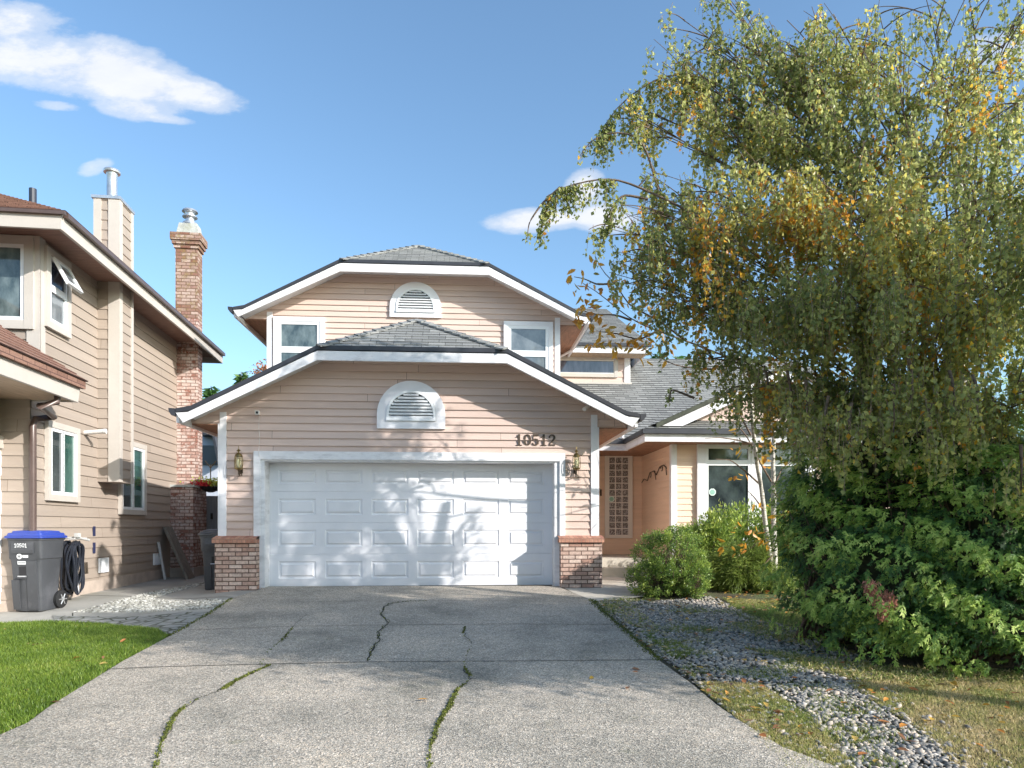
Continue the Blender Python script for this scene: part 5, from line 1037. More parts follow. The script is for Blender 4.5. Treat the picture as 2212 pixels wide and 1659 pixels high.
# stones
def pnoise(p, s, seed=0):
    r = np.random.default_rng(seed); o = np.zeros(len(p))
    for k in range(7): a = r.uniform(0, 6.28); f = s * r.uniform(.5, 2.2); o += np.sin((p[:, 0] * np.cos(a) + p[:, 1] * np.sin(a)) * f + r.uniform(0, 6.28))
    return o / 5
def stones(name, pts, smin, smax, mat, label, off=0.0, flat=.6, tb=(2.0, 1.7)):
    import bmesh
    bm = bmesh.new(); bmesh.ops.create_icosphere(bm, subdivisions=1 if len(pts) > 5000 else 2, radius=1); bv = np.array([tuple(v.co) for v in bm.verts]); bf = np.array([[v.index for v in f.verts] for f in bm.faces]); bm.free()
    n = len(pts); s = RNG.uniform(smin, smax, n) * RNG.choice([.7, 1, 1.25], n, p=[.4, .45, .15]); nv = len(bv)
    ph = RNG.uniform(0, 6.28, (n, 3, 1)); k = RNG.uniform(1.2, 2.6, (n, 3, 1))
    rad = 1 + .13 * np.sin(k[:, 0] * bv[None, :, 0] + ph[:, 0]) + .13 * np.sin(k[:, 1] * bv[None, :, 1] * 1.3 + ph[:, 1]) + .1 * np.sin(k[:, 2] * bv[None, :, 2] * 1.4 + ph[:, 2])
    v = bv[None] * rad[..., None]; v = v * np.stack([s * RNG.uniform(.8, 1.35, n), s * RNG.uniform(.6, .95, n), s * RNG.uniform(flat * .6, flat * 1.1, n)], 1)[:, None, :]
    th = RNG.uniform(0, np.pi, n); tx = RNG.normal(0, .22, n); c, sn = np.cos(th)[:, None], np.sin(th)[:, None]
    x = v[..., 0] * c - v[..., 1] * sn; y = v[..., 0] * sn + v[..., 1] * c; zz = v[..., 2] + x * tx[:, None]
    gg = g(pts[:, 0], pts[:, 1]) + off + s * flat * RNG.uniform(-.1, .6, n)
    v = np.stack([x + pts[:, 0:1], y + pts[:, 1:2], zz + gg[:, None]], -1).reshape(-1, 3)
    f = (bf[None] + (np.arange(n) * nv)[:, None, None]).ravel()
    o = fastmesh(name, v, f, 3, mat, None, np.repeat(RNG.beta(*tb, n), len(bf)), smooth=True); return tag(o, label, 'stones', kind='stuff')
bed = [(1278, 1302), (1345, 1290), (1410, 1300), (1530, 1288), (1560, 1300), (1620, 1330), (1760, 1370), (1880, 1430), (1900, 1462), (1830, 1478), (1900, 1530), (1980, 1580), (2080, 1665), (1830, 1665), (1760, 1560), (1640, 1478), (1560, 1480), (1478, 1462), (1412, 1408), (1346, 1352)]
P1_ = scatter(bed, 9500); P2_ = scatter([(1330, 1320), (1540, 1300), (1640, 1380), (1870, 1440), (1800, 1475), (1540, 1455), (1440, 1390)], 3000); P3_ = scatter([(1700, 1480), (1850, 1478), (1990, 1570), (2090, 1665), (1840, 1665)], 1300)
P4_ = scatter([(1490, 1470), (1640, 1478), (1760, 1560), (1830, 1665), (1720, 1665), (1600, 1560)], 520); P5_ = scatter([(1900, 1480), (2100, 1560), (2200, 1665), (2080, 1665), (1960, 1560)], 160); bp_ = np.concatenate([P1_, P2_, P3_, P4_, P5_]); bp_ = bp_[pnoise(bp_, 5.0, 12) + RNG.normal(0, .3, len(bp_)) > -.62]
stones('river_stones', bp_, .010, .027, 'river_stone', 'rounded grey river stones spread over the bed right of the driveway')
gr = [(157, 1323), (250, 1298), (286, 1289), (447, 1257), (460, 1259), (330, 1294), (498, 1297), (464, 1316), (330, 1322)]
stones('white_gravel', scatter(gr, 3200), .013, .026, 'white_stone', 'pale crushed gravel patch between the two houses', tb=(2, 2))
# grass
def blades(name, pts, hmin, hmax, w, mat, label, tint, lean=.35, kind='stuff', off=.0, cat='grass'):
    n = len(pts); z = g(pts[:, 0], pts[:, 1]) + off; pos = np.stack([pts[:, 0], pts[:, 1], z], 1); d = RNG.normal(0, lean, (n, 3)); d[:, 2] = 1; d = unit(d); h = RNG.uniform(hmin, hmax, n)[:, None]
    a = RNG.uniform(0, 2 * np.pi, n); s = np.stack([np.cos(a), np.sin(a), a * 0], 1) * (w * RNG.uniform(.7, 1.3, n))[:, None] / 2
    bend = RNG.normal(0, lean, (n, 3)) * [1, 1, 0]; mid = pos + d * h * .55; tip = mid + unit(d + bend) * h * .45
    v = np.stack([pos - s, pos + s, mid + s * .7, tip, mid - s * .7], 1).reshape(-1, 3); i = np.arange(n)[:, None] * 5
    f = np.concatenate([i, i + 1, i + 2, i, i + 2, i + 4, i + 4, i + 2, i + 3], 1).ravel(); return tag(fastmesh(name, v, f, 3, mat, None, np.repeat(np.clip(tint, 0, 1), 3)), label, cat, kind=kind)
lawnP = [(-300, 1700), (-450, 1700), (-180, 1630), (-60, 1620), (56, 1567), (106, 1530), (180, 1484), (262, 1432), (322, 1402), (364, 1377), (340, 1363), (232, 1351), (109, 1345), (-60, 1352), (-120, 1400), (-200, 1500)]
lp = scatter(lawnP, 115000)
blades('lawn_grass', lp, .02, .055, .006, 'grass_blade', 'lush bright green mown grass left of the driveway', .45 + .20 * pnoise(lp, 3, 1) + .12 * pnoise(lp, 11, 2) + RNG.normal(0, .2, len(lp)), off=.008)
dp_ = scatter([(1500, 1475), (1640, 1478), (1760, 1555), (1850, 1665), (1790, 1700), (1700, 1665), (1610, 1570)], 20000); k = pnoise(dp_, 5, 3) > -.6; dp_ = dp_[k]
dp2 = scatter([(1830, 1478), (1950, 1462), (2230, 1470), (2600, 1480), (2600, 1700), (2110, 1700), (1990, 1580), (1900, 1525)], 52000)
dp3 = scatter([(1365, 1352), (1440, 1412), (1500, 1470), (1640, 1478), (1560, 1440), (1470, 1390), (1400, 1350)], 9000); dp3 = dp3[pnoise(dp3, 6, 5) > .25]
dp4 = scatter([(1560, 1292), (1700, 1300), (1780, 1350), (1700, 1352), (1600, 1320)], 12000)
al = np.concatenate([dp_, dp2, dp3, dp4]); tt = np.concatenate([.50 + .35 * pnoise(dp_, 4, 8), .70 + .26 * pnoise(dp2, 1.8, 6) + .22 * pnoise(dp2, 8, 16), .30 + .3 * pnoise(dp3, 4, 7), .25 + .35 * pnoise(dp4, 3, 9)])
blades('dry_grass', al, .012, .045, .005, 'dry_blade', 'patchy dry tan and green grass around the stone bed', tt + RNG.normal(0, .16, len(al)), lean=.8, off=.0)
lx = scatter([(-2200, 2100), (-1090, 2150), (-445, 1700), (-200, 1640), (-200, 1500), (-120, 1400), (-60, 1352), (-240, 1352), (-420, 1500), (-900, 1700)], 60000)
blades('side_lawn_grass', lx, .02, .055, .008, 'grass_blade', 'lush bright green mown grass running along the neighbouring garage', .45 + .20 * pnoise(lx, 3, 1) + RNG.normal(0, .2, len(lx)), off=.008)
# fallen leaves
fp_ = np.concatenate([scatter([(1560, 1275), (1720, 1275), (1780, 1340), (1600, 1325)], 170), scatter(bed, 120), scatter([(1830, 1478), (2230, 1470), (2400, 1700), (2000, 1600)], 60), scatter([(1300, 1320), (1500, 1470), (1640, 1478), (1760, 1600), (1640, 1600)], 60), scatter([(900, 1430), (1400, 1430), (1500, 1540), (900, 1560)], 5), scatter(lawnP, 26)])
n = len(fp_); pos = np.stack([fp_[:, 0], fp_[:, 1], g(fp_[:, 0], fp_[:, 1]) + .035], 1); d = RNG.normal(size=(n, 3)); d[:, 2] *= .12; nr = RNG.normal(0, .25, (n, 3)); nr[:, 2] = 1
tag(leaves6('fallen_leaves', pos, d, RNG.uniform(.04, .10, n), RNG.uniform(.022, .05, n), RNG.uniform(0, 1, n), 'fallen', nrm=nr), 'scattered yellow and rust fallen leaves on the stones and grass', 'leaves', kind='stuff')

# ------------------------------------------------------------------ weeping birch
def sphere(n): return unit(RNG.normal(size=(n, 3)))
TB = gp(2060, 1300); TB = V((5.6, 7.7, 0)); TB.z = gz(TB.x, TB.y)
birch = empty('weeping_birch', TB, 'large weeping birch with yellowing leaves on hanging twigs, over the hedge', 'tree')
gT = []; base = A3(TB)
top = base + np.array([.25, .1, 5.0]); trunk = bez(base, base + np.array([-.15, 0, 2.6]), top, 14)
gT.append((trunk[None], np.linspace(.17, .06, 14)[None], 12)); tubeobj('trunk', gT, 'bark_pale', birch)
BL = [(1430, 150, 8.0, .34, 1.0), (1490, 210, 8.0, .36, .9), (1350, 250, 8.0, .22, .8), (1520, 125, 8.0, .42, .8), (1610, 120, 8.0, .48, .8), (1700, 120, 7.9, .5, .8), (1580, 30, 8.1, .4, .6), (1480, 60, 8.1, .3, .6), (1470, 270, 7.9, .42, 1.0), (1400, 290, 7.9, .28, .8), (1560, 270, 7.8, .55, .9), (1660, 190, 7.8, .6, .8), (1780, 170, 7.7, .7, .7), (1930, 200, 7.5, .75, .7), (2080, 220, 7.4, .75, .7), (2200, 260, 7.3, .7, .7), (1700, 70, 8, .55, .5), (1900, 60, 7.8, .6, .5), (2100, 60, 7.6, .6, .5), (1380, 420, 7.7, .35, 1.0), (1360, 600, 7.6, .26, .8), (1500, 430, 7.6, .62, 1.0), (1455, 570, 7.4, .62, 1.1), (1430, 640, 7.6, .42, .8), (1520, 690, 7.6, .75, 1.1), (1540, 800, 7.6, .50, .9), (1600, 860, 7.5, .50, 1.0), (1650, 520, 7.2, .95, 1.1), (1650, 700, 7.0, .9, 1.1), (1700, 860, 7.0, .65, 1.1), (1640, 340, 7.8, .72, .8), (1800, 310, 7.4, .85, .9),
      (1830, 500, 6.8, 1.0, 1.1), (1850, 690, 6.6, 1.0, 1.1), (1850, 850, 6.6, .7, 1.1), (2000, 340, 7.2, .95, .9), (2000, 580, 6.5, 1.0, 1.1), (2020, 790, 6.3, .85, 1.1), (2150, 440, 7.0, 1.0, 1.0), (2180, 680, 6.2, .95, 1.0), (2200, 870, 6.1, .75, 1.1), (2310, 480, 7.1, .8, .7),
      (2000, 650, 8.4, .9, .5),
      (1560, 210, 8.0, .40, .6), (1500, 170, 8.0, .35, .7), (1440, 185, 8.0, .32, .7), (1720, 190, 7.8, .55, .38), (1900, 170, 7.6, .6, .38), (2060, 190, 7.4, .6, .36), (2180, 200, 7.4, .6, .36), (1620, 110, 8.0, .4, .35), (1800, 60, 7.8, .6, .3), (2000, 30, 7.6, .7, .3), (2200, 60, 7.4, .7, .3), (1370, 240, 8.0, .26, .6), (1320, 500, 7.6, .28, .8), (1390, 470, 7.6, .42, .9), (1385, 555, 7.6, .30, .7), (1520, 560, 7.4, .7, 1.0)]
limbs, subs, twP, lfP, lfD, lfT, lfL = [], [], [], [], [], [], []
hub = trunk
def twig(start, length, out, bend, dens=1.0, tb=.4):
    """one hanging twig with its leaves"""
    k = 6; t = np.linspace(0, 1, k)[:, None]; end = start + out * length * .35 + np.array([0, 0, -length])
    mid = start + out * length * .35 + np.array([0, 0, -length * .25]) + bend
    P = bez(start, mid, end, k); P += RNG.normal(0, .006, P.shape); twP.append(P)
    m = max(3, int(length / .023 * dens)); u = RNG.uniform(.04, 1, m); q = start * ((1 - u) ** 2)[:, None] + mid * (2 * u * (1 - u))[:, None] + end * (u * u)[:, None]
    dd = RNG.normal(0, .75, (m, 3)); dd[:, 2] -= .9; lfP.append(q + RNG.normal(0, .018, (m, 3))); lfD.append(dd); lfT.append(np.clip(tb + RNG.normal(0, .16, m) + (RNG.random(m) < .05) * .42, 0, 1)); lfL.append(RNG.uniform(.034, .060, m))
for (px, py, dep, rad, dens) in BL:
    if py < 620 and dep < 7.7: dens *= .78
    if px > 1880 and py < 480: dens *= .8
    c = A3(dp(px, py, dep)); i0 = min(13, max(2, int((c[2] + 1.2) / 5.2 * 11))); s0_ = hub[max(1, i0 - 5)]
    if c[2] > 5.0: s0_ = hub[9]
    lift = (0.22 if rad > .45 else .10) * np.linalg.norm(c - s0_)
    endp = c + np.array([0, 0, rad * .25]); mid = (s0_ + endp) / 2 + np.array([0, 0, lift]) + RNG.normal(0, .12, 3)
    limbs.append(bez(s0_, mid, endp, 14))
    for _t in range(int(16 * dens)): twig(limbs[-1][RNG.integers(6, 13)] + RNG.normal(0, .03, 3), RNG.uniform(.12, .45), RNG.normal(0, .3, 3) * [1, 1, 0], RNG.normal(0, .03, 3), 1.0, .45 + RNG.normal(0, .12))
    nS = max(5, int(15 * rad * (1 if dens > .5 else .7)))
    for _ in range(nS):
        dv = sphere(1)[0]; dv[2] = abs(dv[2]) * .7 + .05; dv = dv / np.linalg.norm(dv); st = limbs[-1][RNG.integers(9, 14)]
        e = c + dv * rad * RNG.uniform(.65, 1.02); e[2] -= .05; mid = (st + e) / 2 + np.array([0, 0, .18 * rad]); S = bez(st, mid, e, 9); subs.append(S)
        yel = .86 if RNG.random() < (.22 if (px < 1720 and 450 < py < 950) else .10 if (px < 1850 and 450 < py < 900) else (.035 if py < 400 else .07)) else None
        nT = max(3, int(17 * dens * (rad / .8)))
        for _ in range(nT):
            b = S[RNG.integers(2, 9)] + RNG.normal(0, .05, 3); ln = RNG.uniform(.16, .62) * (1.0 if rad > .5 else .75); o_ = RNG.normal(0, .35, 3); o_[2] = 0
            twig(b, ln, o_, RNG.normal(0, .04, 3), 1.0, (yel if yel and RNG.random() < .8 else .38 + .17 * math.sin(b[0] * 2.1 + b[2] * 1.7) + RNG.normal(0, .1)))
# the long outer sprays reaching left
def spray(pts, dep, r0, hang, dens, n):
    P = np.array([A3(dp(x, y, d_)) for (x, y), d_ in zip(pts, dep)]); t = np.linspace(0, len(P) - 1, 14); Q = np.stack([np.interp(t, range(len(P)), P[:, i]) for i in range(3)], 1); Q[1:-1] = (Q[:-2] + Q[1:-1] * 2 + Q[2:]) / 4
    limbs.append(Q)
    for _ in range(n):
        u = RNG.uniform(dens, 13); i = int(min(u, 12)); b = Q[i] + (Q[i + 1] - Q[i]) * (u - i); o_ = RNG.normal(0, .3, 3); o_[2] = 0; twig(b, RNG.uniform(*hang), o_, RNG.normal(0, .02, 3), 1.1, .30 + RNG.normal(0, .12))
spray([(2000, 500), (1800, 350), (1600, 215), (1500, 150), (1410, 170), (1330, 230), (1290, 300)], [8, 8, 8, 8, 8, 8, 8], .03, (.10, .5), 6, 75)
spray([(1440, 500), (1420, 400), (1394, 314), (1369, 290), (1320, 284), (1275, 303), (1254, 335)], [7.8] * 7, .01, (.02, .09), 5, 30)
spray([(1600, 520), (1469, 445), (1394, 410), (1344, 390), (1307, 385), (1260, 393), (1214, 405), (1180, 425)], [7.6] * 8, .015, (.08, .36), 6, 46)
spray([(1214, 405), (1185, 430), (1172, 470), (1168, 510)], [7.6] * 4, .006, (.12, .30), 2, 26)
spray([(1210, 405), (1170, 440), (1143, 480), (1139, 510)], [7.6] * 4, .004, (.02, .08), 10, 4)
spray([(1400, 430), (1345, 420), (1320, 450), (1300, 500)], [7.6] * 4, .006, (.08, .3), 3, 22)
spray([(1500, 860), (1450, 840), (1445, 870)], [7.6] * 3, .004, (.02, .08), 6, 8)
for (x, y, d_) in [(1790, 985, 6.4), (1840, 1000, 6.2), (1930, 960, 6.1), (2010, 1000, 6.0), (2100, 940, 6.0), (2205, 1090, 5.9), (1740, 950, 6.6), (2050, 930, 6.0), (1960, 900, 6.1), (1700, 930, 6.8), (1650, 920, 7.2)]:
    c = A3(dp(x, y - 130, d_)); e = A3(dp(x, y - 20, d_)); limbs.append(bez(c, (c + e) / 2 + RNG.normal(0, .06, 3), e, 14))
    for _ in range(26): twig(limbs[-1][RNG.integers(0, 12)] + RNG.normal(0, .13, 3) * [1, 1, .3], RNG.uniform(.14, .42), RNG.normal(0, .3, 3) * [1, 1, 0], RNG.normal(0, .03, 3), .85, .45)
LM = np.array(limbs); SB = np.array(subs); TW = np.array(twP)
tubeobj('branches', [(LM, np.tile(np.linspace(.015, .004, 14), (len(LM), 1)), 6), (SB, np.tile(np.linspace(.009, .003, 9), (len(SB), 1)), 4)], 'bark_brown', birch); tubeobj('twigs', [(TW, np.tile(np.linspace(.0032, .0014, 6), (len(TW), 1)), 3)], 'bark_twig', birch)
lp_, ld_, lt_, ll_ = map(np.concatenate, (lfP, lfD, lfT, lfL)); print('birch leaves', len(lp_))
keep = lp_[:, 2] > .85
lp_, ld_, lt_, ll_ = lp_[keep], ld_[keep], lt_[keep], ll_[keep]
leaves('foliage', lp_, ld_, ll_, ll_ * .80, lt_, 'birch_leaf', birch)

# ------------------------------------------------------------------ magnolia with pale stems and big autumn leaves
MBs = gp(1674, 1279); mag = empty('magnolia_tree', MBs, 'slim tree with two pale stems and large orange yellow autumn leaves', 'tree')
def path(pts, dep): return np.array([A3(dp(x, y, d_)) for (x, y), d_ in zip(pts, dep if isinstance(dep, list) else [dep] * len(pts))])
def resamp(P, k):
    s = np.concatenate([[0], np.cumsum(np.linalg.norm(np.diff(P, axis=0), axis=1))]); t = np.linspace(0, s[-1], k); Q = np.stack([np.interp(t, s, P[:, i]) for i in range(3)], 1); Q[1:-1] = (Q[:-2] + Q[1:-1] * 2 + Q[2:]) / 4; return Q
D0 = (MBs - CAM).dot(FW)
st1 = resamp(path([(1672, 1282), (1664, 1200), (1652, 1130), (1646, 1060), (1634, 1000), (1628, 940), (1622, 860), (1600, 780), (1560, 700)], [D0, D0, D0, D0 - .1, D0 - .3, D0 - .5, D0 - .9, D0 - 1.4, D0 - 1.8]), 24)
st2 = resamp(path([(1674, 1280), (1674, 1200), (1671, 1130), (1672, 1060), (1669, 1000), (1672, 940), (1668, 880), (1690, 800)], [D0, D0, D0 + .05, D0 + .1, D0 + .1, D0 + .1, D0, D0]), 24)
st3 = resamp(path([(1676, 1276), (1700, 1230), (1720, 1180), (1725, 1120)], [D0, D0 + .05, D0 + .1, D0 + .1]), 24)
tubeobj('trunk', [(st1[None], np.linspace(.042, .02, 24)[None], 10), (st2[None], np.linspace(.046, .024, 24)[None], 10), (st3[None], np.linspace(.026, .01, 24)[None], 8)], 'bark_pale', mag)
d1 = D0 - .2
br = [path(*a) for a in [([(1666, 1040), (1642, 1000), (1615, 944), (1590, 915), (1560, 897), (1527, 878)], [D0, D0 - .1, D0 - .3, D0 - .5, D0 - .7, D0 - .9]),
    ([(1640, 1045), (1609, 1017), (1578, 993), (1546, 992)], [D0, D0 - .2, D0 - .3, D0 - .5]), ([(1630, 960), (1590, 950), (1555, 945), (1523, 947)], [D0 - .3, D0 - .5, D0 - .7, D0 - .9]), ([(1625, 900), (1597, 905), (1580, 878), (1576, 850)], D0 - .7), ([(1622, 940), (1600, 900), (1595, 870), (1580, 840), (1574, 820)], D0 - .6),
    ([(1672, 1050), (1690, 1010), (1705, 1000), (1720, 985)], D0), ([(1670, 1060), (1690, 1090), (1700, 1130), (1706, 1170)], D0), ([(1664, 1180), (1640, 1170), (1620, 1185), (1600, 1195)], D0), ([(1648, 1100), (1630, 1075), (1615, 1060)], D0 - .1), ([(1668, 1200), (1640, 1230), (1600, 1240)], D0 - .1),
    ([(1600, 780), (1540, 760), (1480, 735), (1420, 715), (1364, 692), (1312, 649), (1285, 625), (1259, 612)], [D0 - 1.4, D0 - 1.5, D0 - 1.6, D0 - 1.7, D0 - 1.8, D0 - 1.9, D0 - 2, D0 - 2]), ([(1480, 735), (1420, 690), (1357, 660), (1330, 610), (1302, 590), (1287, 556)], D0 - 1.8), ([(1560, 700), (1500, 690), (1440, 650), (1400, 640), (1370, 620)], D0 - 1.9), ([(1420, 715), (1380, 735), (1330, 720), (1290, 715)], D0 - 1.8), ([(1364, 692), (1330, 680), (1290, 680), (1262, 672)], D0 - 1.9),
    ([(1330, 612), (1290, 615), (1262, 602), (1240, 598)], D0 - 2), ([(1560, 700), (1520, 620), (1480, 570), (1450, 560)], D0 - 1.8), ([(1600, 780), (1530, 800), (1460, 790), (1400, 760)], D0 - 1.6)]]
bp = np.array([resamp(b, 14) for b in br]); tubeobj('branches', [(bp, np.tile(np.linspace(.016, .004, 14), (len(bp), 1)), 6)], 'bark_brown', mag)
P, Dv = [], []
def clump(c, n, sp, dn=.4):
    for _ in range(n): P.append(c + RNG.normal(0, sp, 3)); q = RNG.normal(0, .7, 3); q[2] -= dn; Dv.append(q)
for (x, y, n, dd_) in [(1290, 560, 3, 2), (1262, 590, 2, 2), (1240, 598, 2, 2), (1225, 605, 1, 2), (1268, 612, 4, 2), (1270, 648, 5, 2), (1300, 630, 3, 2), (1262, 668, 6, 1.9), (1285, 672, 6, 1.9), (1250, 690, 6, 1.9), (1330, 640, 3, 1.9), (1345, 655, 3, 1.9), (1362, 650, 3, 1.9), (1320, 610, 2, 2), (1340, 600, 2, 1.8), (1290, 712, 6, 1.9), (1282, 735, 6, 1.9), (1310, 735, 5, 1.9), (1352, 700, 5, 1.8), (1335, 745, 5, 1.8), (1365, 735, 7, 1.8), (1385, 730, 8, 1.8), (1380, 765, 4, 1.7), (1410, 745, 6, 1.7), (1400, 700, 6, 1.7), (1430, 720, 6, 1.6), (1400, 660, 4, 1.8), (1380, 600, 3, 1.8), (1450, 760, 5, 1.6), (1415, 560, 6, 1.9), (1430, 520, 6, 1.9), (1405, 585, 6, 1.9), (1500, 700, 4, 1.6), (1450, 650, 5, 1.7)]:
    clump(A3(dp(x, y, D0 - dd_)), int(n * 1.5 + .5), .055)
for (x, y, n, dd_) in [(1570, 1190, 7, .3), (1600, 1185, 9, .3), (1640, 1155, 6, .2), (1655, 1175, 5, .1), (1650, 1100, 4, .2), (1690, 1110, 4, 0), (1705, 1170, 6, 0), (1730, 1150, 8, 0), (1710, 1195, 4, 0), (1720, 1120, 5, 0), (1600, 1030, 5, .5), (1645, 980, 6, .4), (1660, 975, 5, .4), (1585, 960, 4, .6), (1660, 1005, 4, .2), (1670, 900, 7, .5), (1560, 935, 2, .7), (1675, 1130, 4, 0), (1620, 1150, 6, .3), (1580, 870, 6, .8), (1655, 955, 5, .4), (1690, 1000, 4, .1), (1590, 1140, 3, .3)]:
    clump(A3(dp(x, y, D0 - dd_)), n, .06)
P = np.array(P); Dv = np.array(Dv); n = len(P)
leaves6('foliage', P, Dv, RNG.uniform(.09, .16, n), RNG.uniform(.04, .07, n), RNG.beta(1.5, 1.5, n), 'magnolia_leaf', mag, fold=.12)

# ------------------------------------------------------------------ shrubs
def blob_surface(c, r, n, seed, lobes=.16):
    d = sphere(n); k = np.random.default_rng(seed); rad = np.ones(n)
    for _ in range(6): a = k.normal(size=3) * 2.6; rad += lobes * .45 * np.sin(d @ a + k.uniform(0, 6))
    return c + d * rad[:, None] * np.array(r), d
def shrub(name, cat, label, ells, mat, per, L, W, upb=.5, clumps=70, seed=1, tlo=.15, thi=.75, stemmat='bark_brown', spread=.07, long=False, fold=.2):
    c0 = ells[0][0]; root = V((float(c0[0]), float(c0[1]), gz(c0[0], c0[1]))); t = empty(name, root, label, cat); P, Dv, T, S = [], [], [], []
    for (c, r, w_) in ells:
        q, d = blob_surface(np.array(c), np.array(r) * .92, int(clumps * w_), seed); q2, d2 = blob_surface(np.array(c), np.array(r) * .68, int(clumps * w_ * .5), seed + 3)
        q = np.concatenate([q, q2]); d = np.concatenate([d, d2]); zg = g(q[:, 0], q[:, 1]); k = q[:, 2] > zg + .03; q, d = q[k], d[k]
        for a, b in zip(q, d):
            axis = unit(b + np.array([0, 0, upb])); u = RNG.uniform(-1, 1, per)[:, None]
            P.append(a + axis * u * spread + RNG.normal(0, spread * .55, (per, 3))); Dv.append(axis * (1.2 if long else .7) + RNG.normal(0, .55, (per, 3))); T.append(np.clip(RNG.uniform(tlo, thi) * .6 + (tlo + (thi - tlo) * RNG.random(per)) * .4 + (u[:, 0] > .5) * .12, 0, 1))
            if RNG.random() < .35: S.append(bez(np.array([c[0], c[1], gz(c[0], c[1])]) + RNG.normal(0, .05, 3) * [1, 1, 0], np.array([a[0] * .6 + c[0] * .4, a[1] * .6 + c[1] * .4, a[2] * .4]), a, 7))
    P, Dv, T = map(np.concatenate, (P, Dv, T)); n = len(P); P[:, 2] = np.maximum(P[:, 2], g(P[:, 0], P[:, 1]) + .01)
    leaves('foliage', P, Dv, RNG.uniform(*L, n), RNG.uniform(*W, n), T, mat, t, fold=fold)
    S = np.array(S); tubeobj('stems', [(S, np.tile(np.linspace(.010, .003, 7), (len(S), 1)), 4)], stemmat, t); return t
b1 = A3(gp(1450, 1296)); dB = 11.3
def cen(x, y, d_): return A3(dp(x, y, d_))
shrub('rounded_shrub', 'shrub', 'loose rounded small leaved green shrub nearest the porch steps', [(cen(1450, 1215, 11.0), (.54, .5, .60), 1), (cen(1415, 1250, 10.9), (.36, .4, .38), .5), (cen(1490, 1250, 10.9), (.34, .4, .36), .5)], 'shrub_leaf', 42, (.022, .042), (.012, .022), .35, 250, 4, .15, .85, spread=.045)
shrub('rhododendron_bush', 'shrub', 'wide glossy leaved bush below the front room window', [(cen(1590, 1165, 12.9), (.95, .55, .50), 1), (cen(1530, 1190, 12.7), (.55, .5, .42), .5), (cen(1680, 1170, 13.1), (.6, .5, .48), .5)], 'shrub_leaf', 24, (.06, .10), (.02, .034), .6, 240, 9, .28, .92, spread=.09, long=True)
shrub('feathery_conifer', 'shrub', 'low feathery lime green conifer beside the pale tree stems', [(cen(1605, 1235, 11.6), (.62, .45, .42), 1), (cen(1650, 1245, 11.5), (.4, .35, .34), .5)], 'fine_leaf', 60, (.07, .14), (.006, .012), -.5, 170, 12, .25, .85, spread=.07, long=True)
shrub('dark_shrub', 'shrub', 'dark leafy shrub in the shade between the pale stems and the big conifer', [(cen(1745, 1190, 12.0), (.35, .5, .6), 1)], 'shrub_leaf', 30, (.04, .07), (.02, .03), .3, 160, 15, .05, .5, spread=.08)

# the large conifer
CC = A3(dp(2010, 1230, 7.3)); cy = empty('cypress_shrub', V((CC[0], CC[1], gz(CC[0], CC[1]))), 'huge dark green spreading cypress with flat layered sprays and one dead brown spray', 'shrub')
ells = [(dp(1960, 1220, 7.2), (1.15, .95, 1.20)), (dp(2150, 1200, 6.9), (1.25, .95, 1.30)), (dp(1850, 1250, 7.5), (.72, .8, 1.05)), (dp(2350, 1180, 6.7), (1.3, 1.0, 1.35)), (dp(2550, 1200, 6.6), (1.3, 1.0, 1.3)), (dp(1840, 1080, 7.7), (.65, .7, .7)), (dp(2000, 1330, 6.9), (1.0, .75, .6)), (dp(2190, 1330, 6.5), (.95, .65, .55)), (dp(2100, 1010, 7.6), (1.2, .8, .8)), (dp(1930, 1010, 7.5), (.8, .7, .75)), (dp(2120, 1060, 7.0), (.9, .7, .75)), (dp(1790, 1130, 7.7), (.5, .6, .8))]
FP, FD, FN = [], [], []; core = []
for k, (c, r) in enumerate(ells):
    c = A3(c); q, d = blob_surface(c, r, int(3000 * r[0] * r[2]), 20 + k, .14); ins = np.zeros(len(q), bool)
    for j, (c2, r2) in enumerate(ells):
        if j != k: ins |= (((q - A3(c2)) / np.array(r2)) ** 2).sum(1) < .72
    low = q[:, 2] > g(q[:, 0], q[:, 1]) + .16; kk = ~ins & low; FP.append(q[kk]); FD.append(d[kk]); FP.append((c + (q - c) * .80)[kk]); FD.append(d[kk])
FP, FD = np.concatenate(FP), np.concatenate(FD)
# sprays gather along descending branch lines, so the surface reads as layers
row = np.sin(FP[:, 2] * 13 + FP[:, 0] * 5.0 + 2.2 * np.sin(FP[:, 0] * 3.1) + 1.5 * np.sin(FP[:, 1] * 4)); off = .11 * row
FP = FP + FD * off[:, None]; nF = len(FP); up_ = unit(FD * .85 + np.array([0.05, -.12, .40]) + RNG.normal(0, .28, (nF, 3))); ax = np.array([-.35, -.1, -.30]) + FD * .55 + RNG.normal(0, .30, (nF, 3)); ax = unit(ax - up_ * (ax * up_).sum(1, keepdims=True)); sd = unit(np.cross(ax, up_)); 
m = 15; ang = np.tile(np.linspace(-1.0, 1.0, m), (nF, 1)) + RNG.normal(0, .1, (nF, m)); rr_ = RNG.uniform(.0, .07, (nF, m)); sc_ = RNG.uniform(.75, 1.3, nF)[:, None]
dirs = ax[:, None] * np.cos(ang)[..., None] + sd[:, None] * np.sin(ang)[..., None]; pos = FP[:, None] + ax[:, None] * (rr_ * sc_)[..., None] * 1.2 - np.array([0, 0, 1]) * (np.abs(ang) * .008)[..., None]
tt = .47 + .34 * row[:, None] + .12 * RNG.normal(size=(nF, 1)) + RNG.normal(0, .1, (nF, m)) + .15 * np.clip(rr_ / .075, 0, 1)  # outer rows brighter, hollows darker: layered shade put into the tint
nrm = np.repeat(up_[:, None], m, 1)
print('cypress', nF * m)
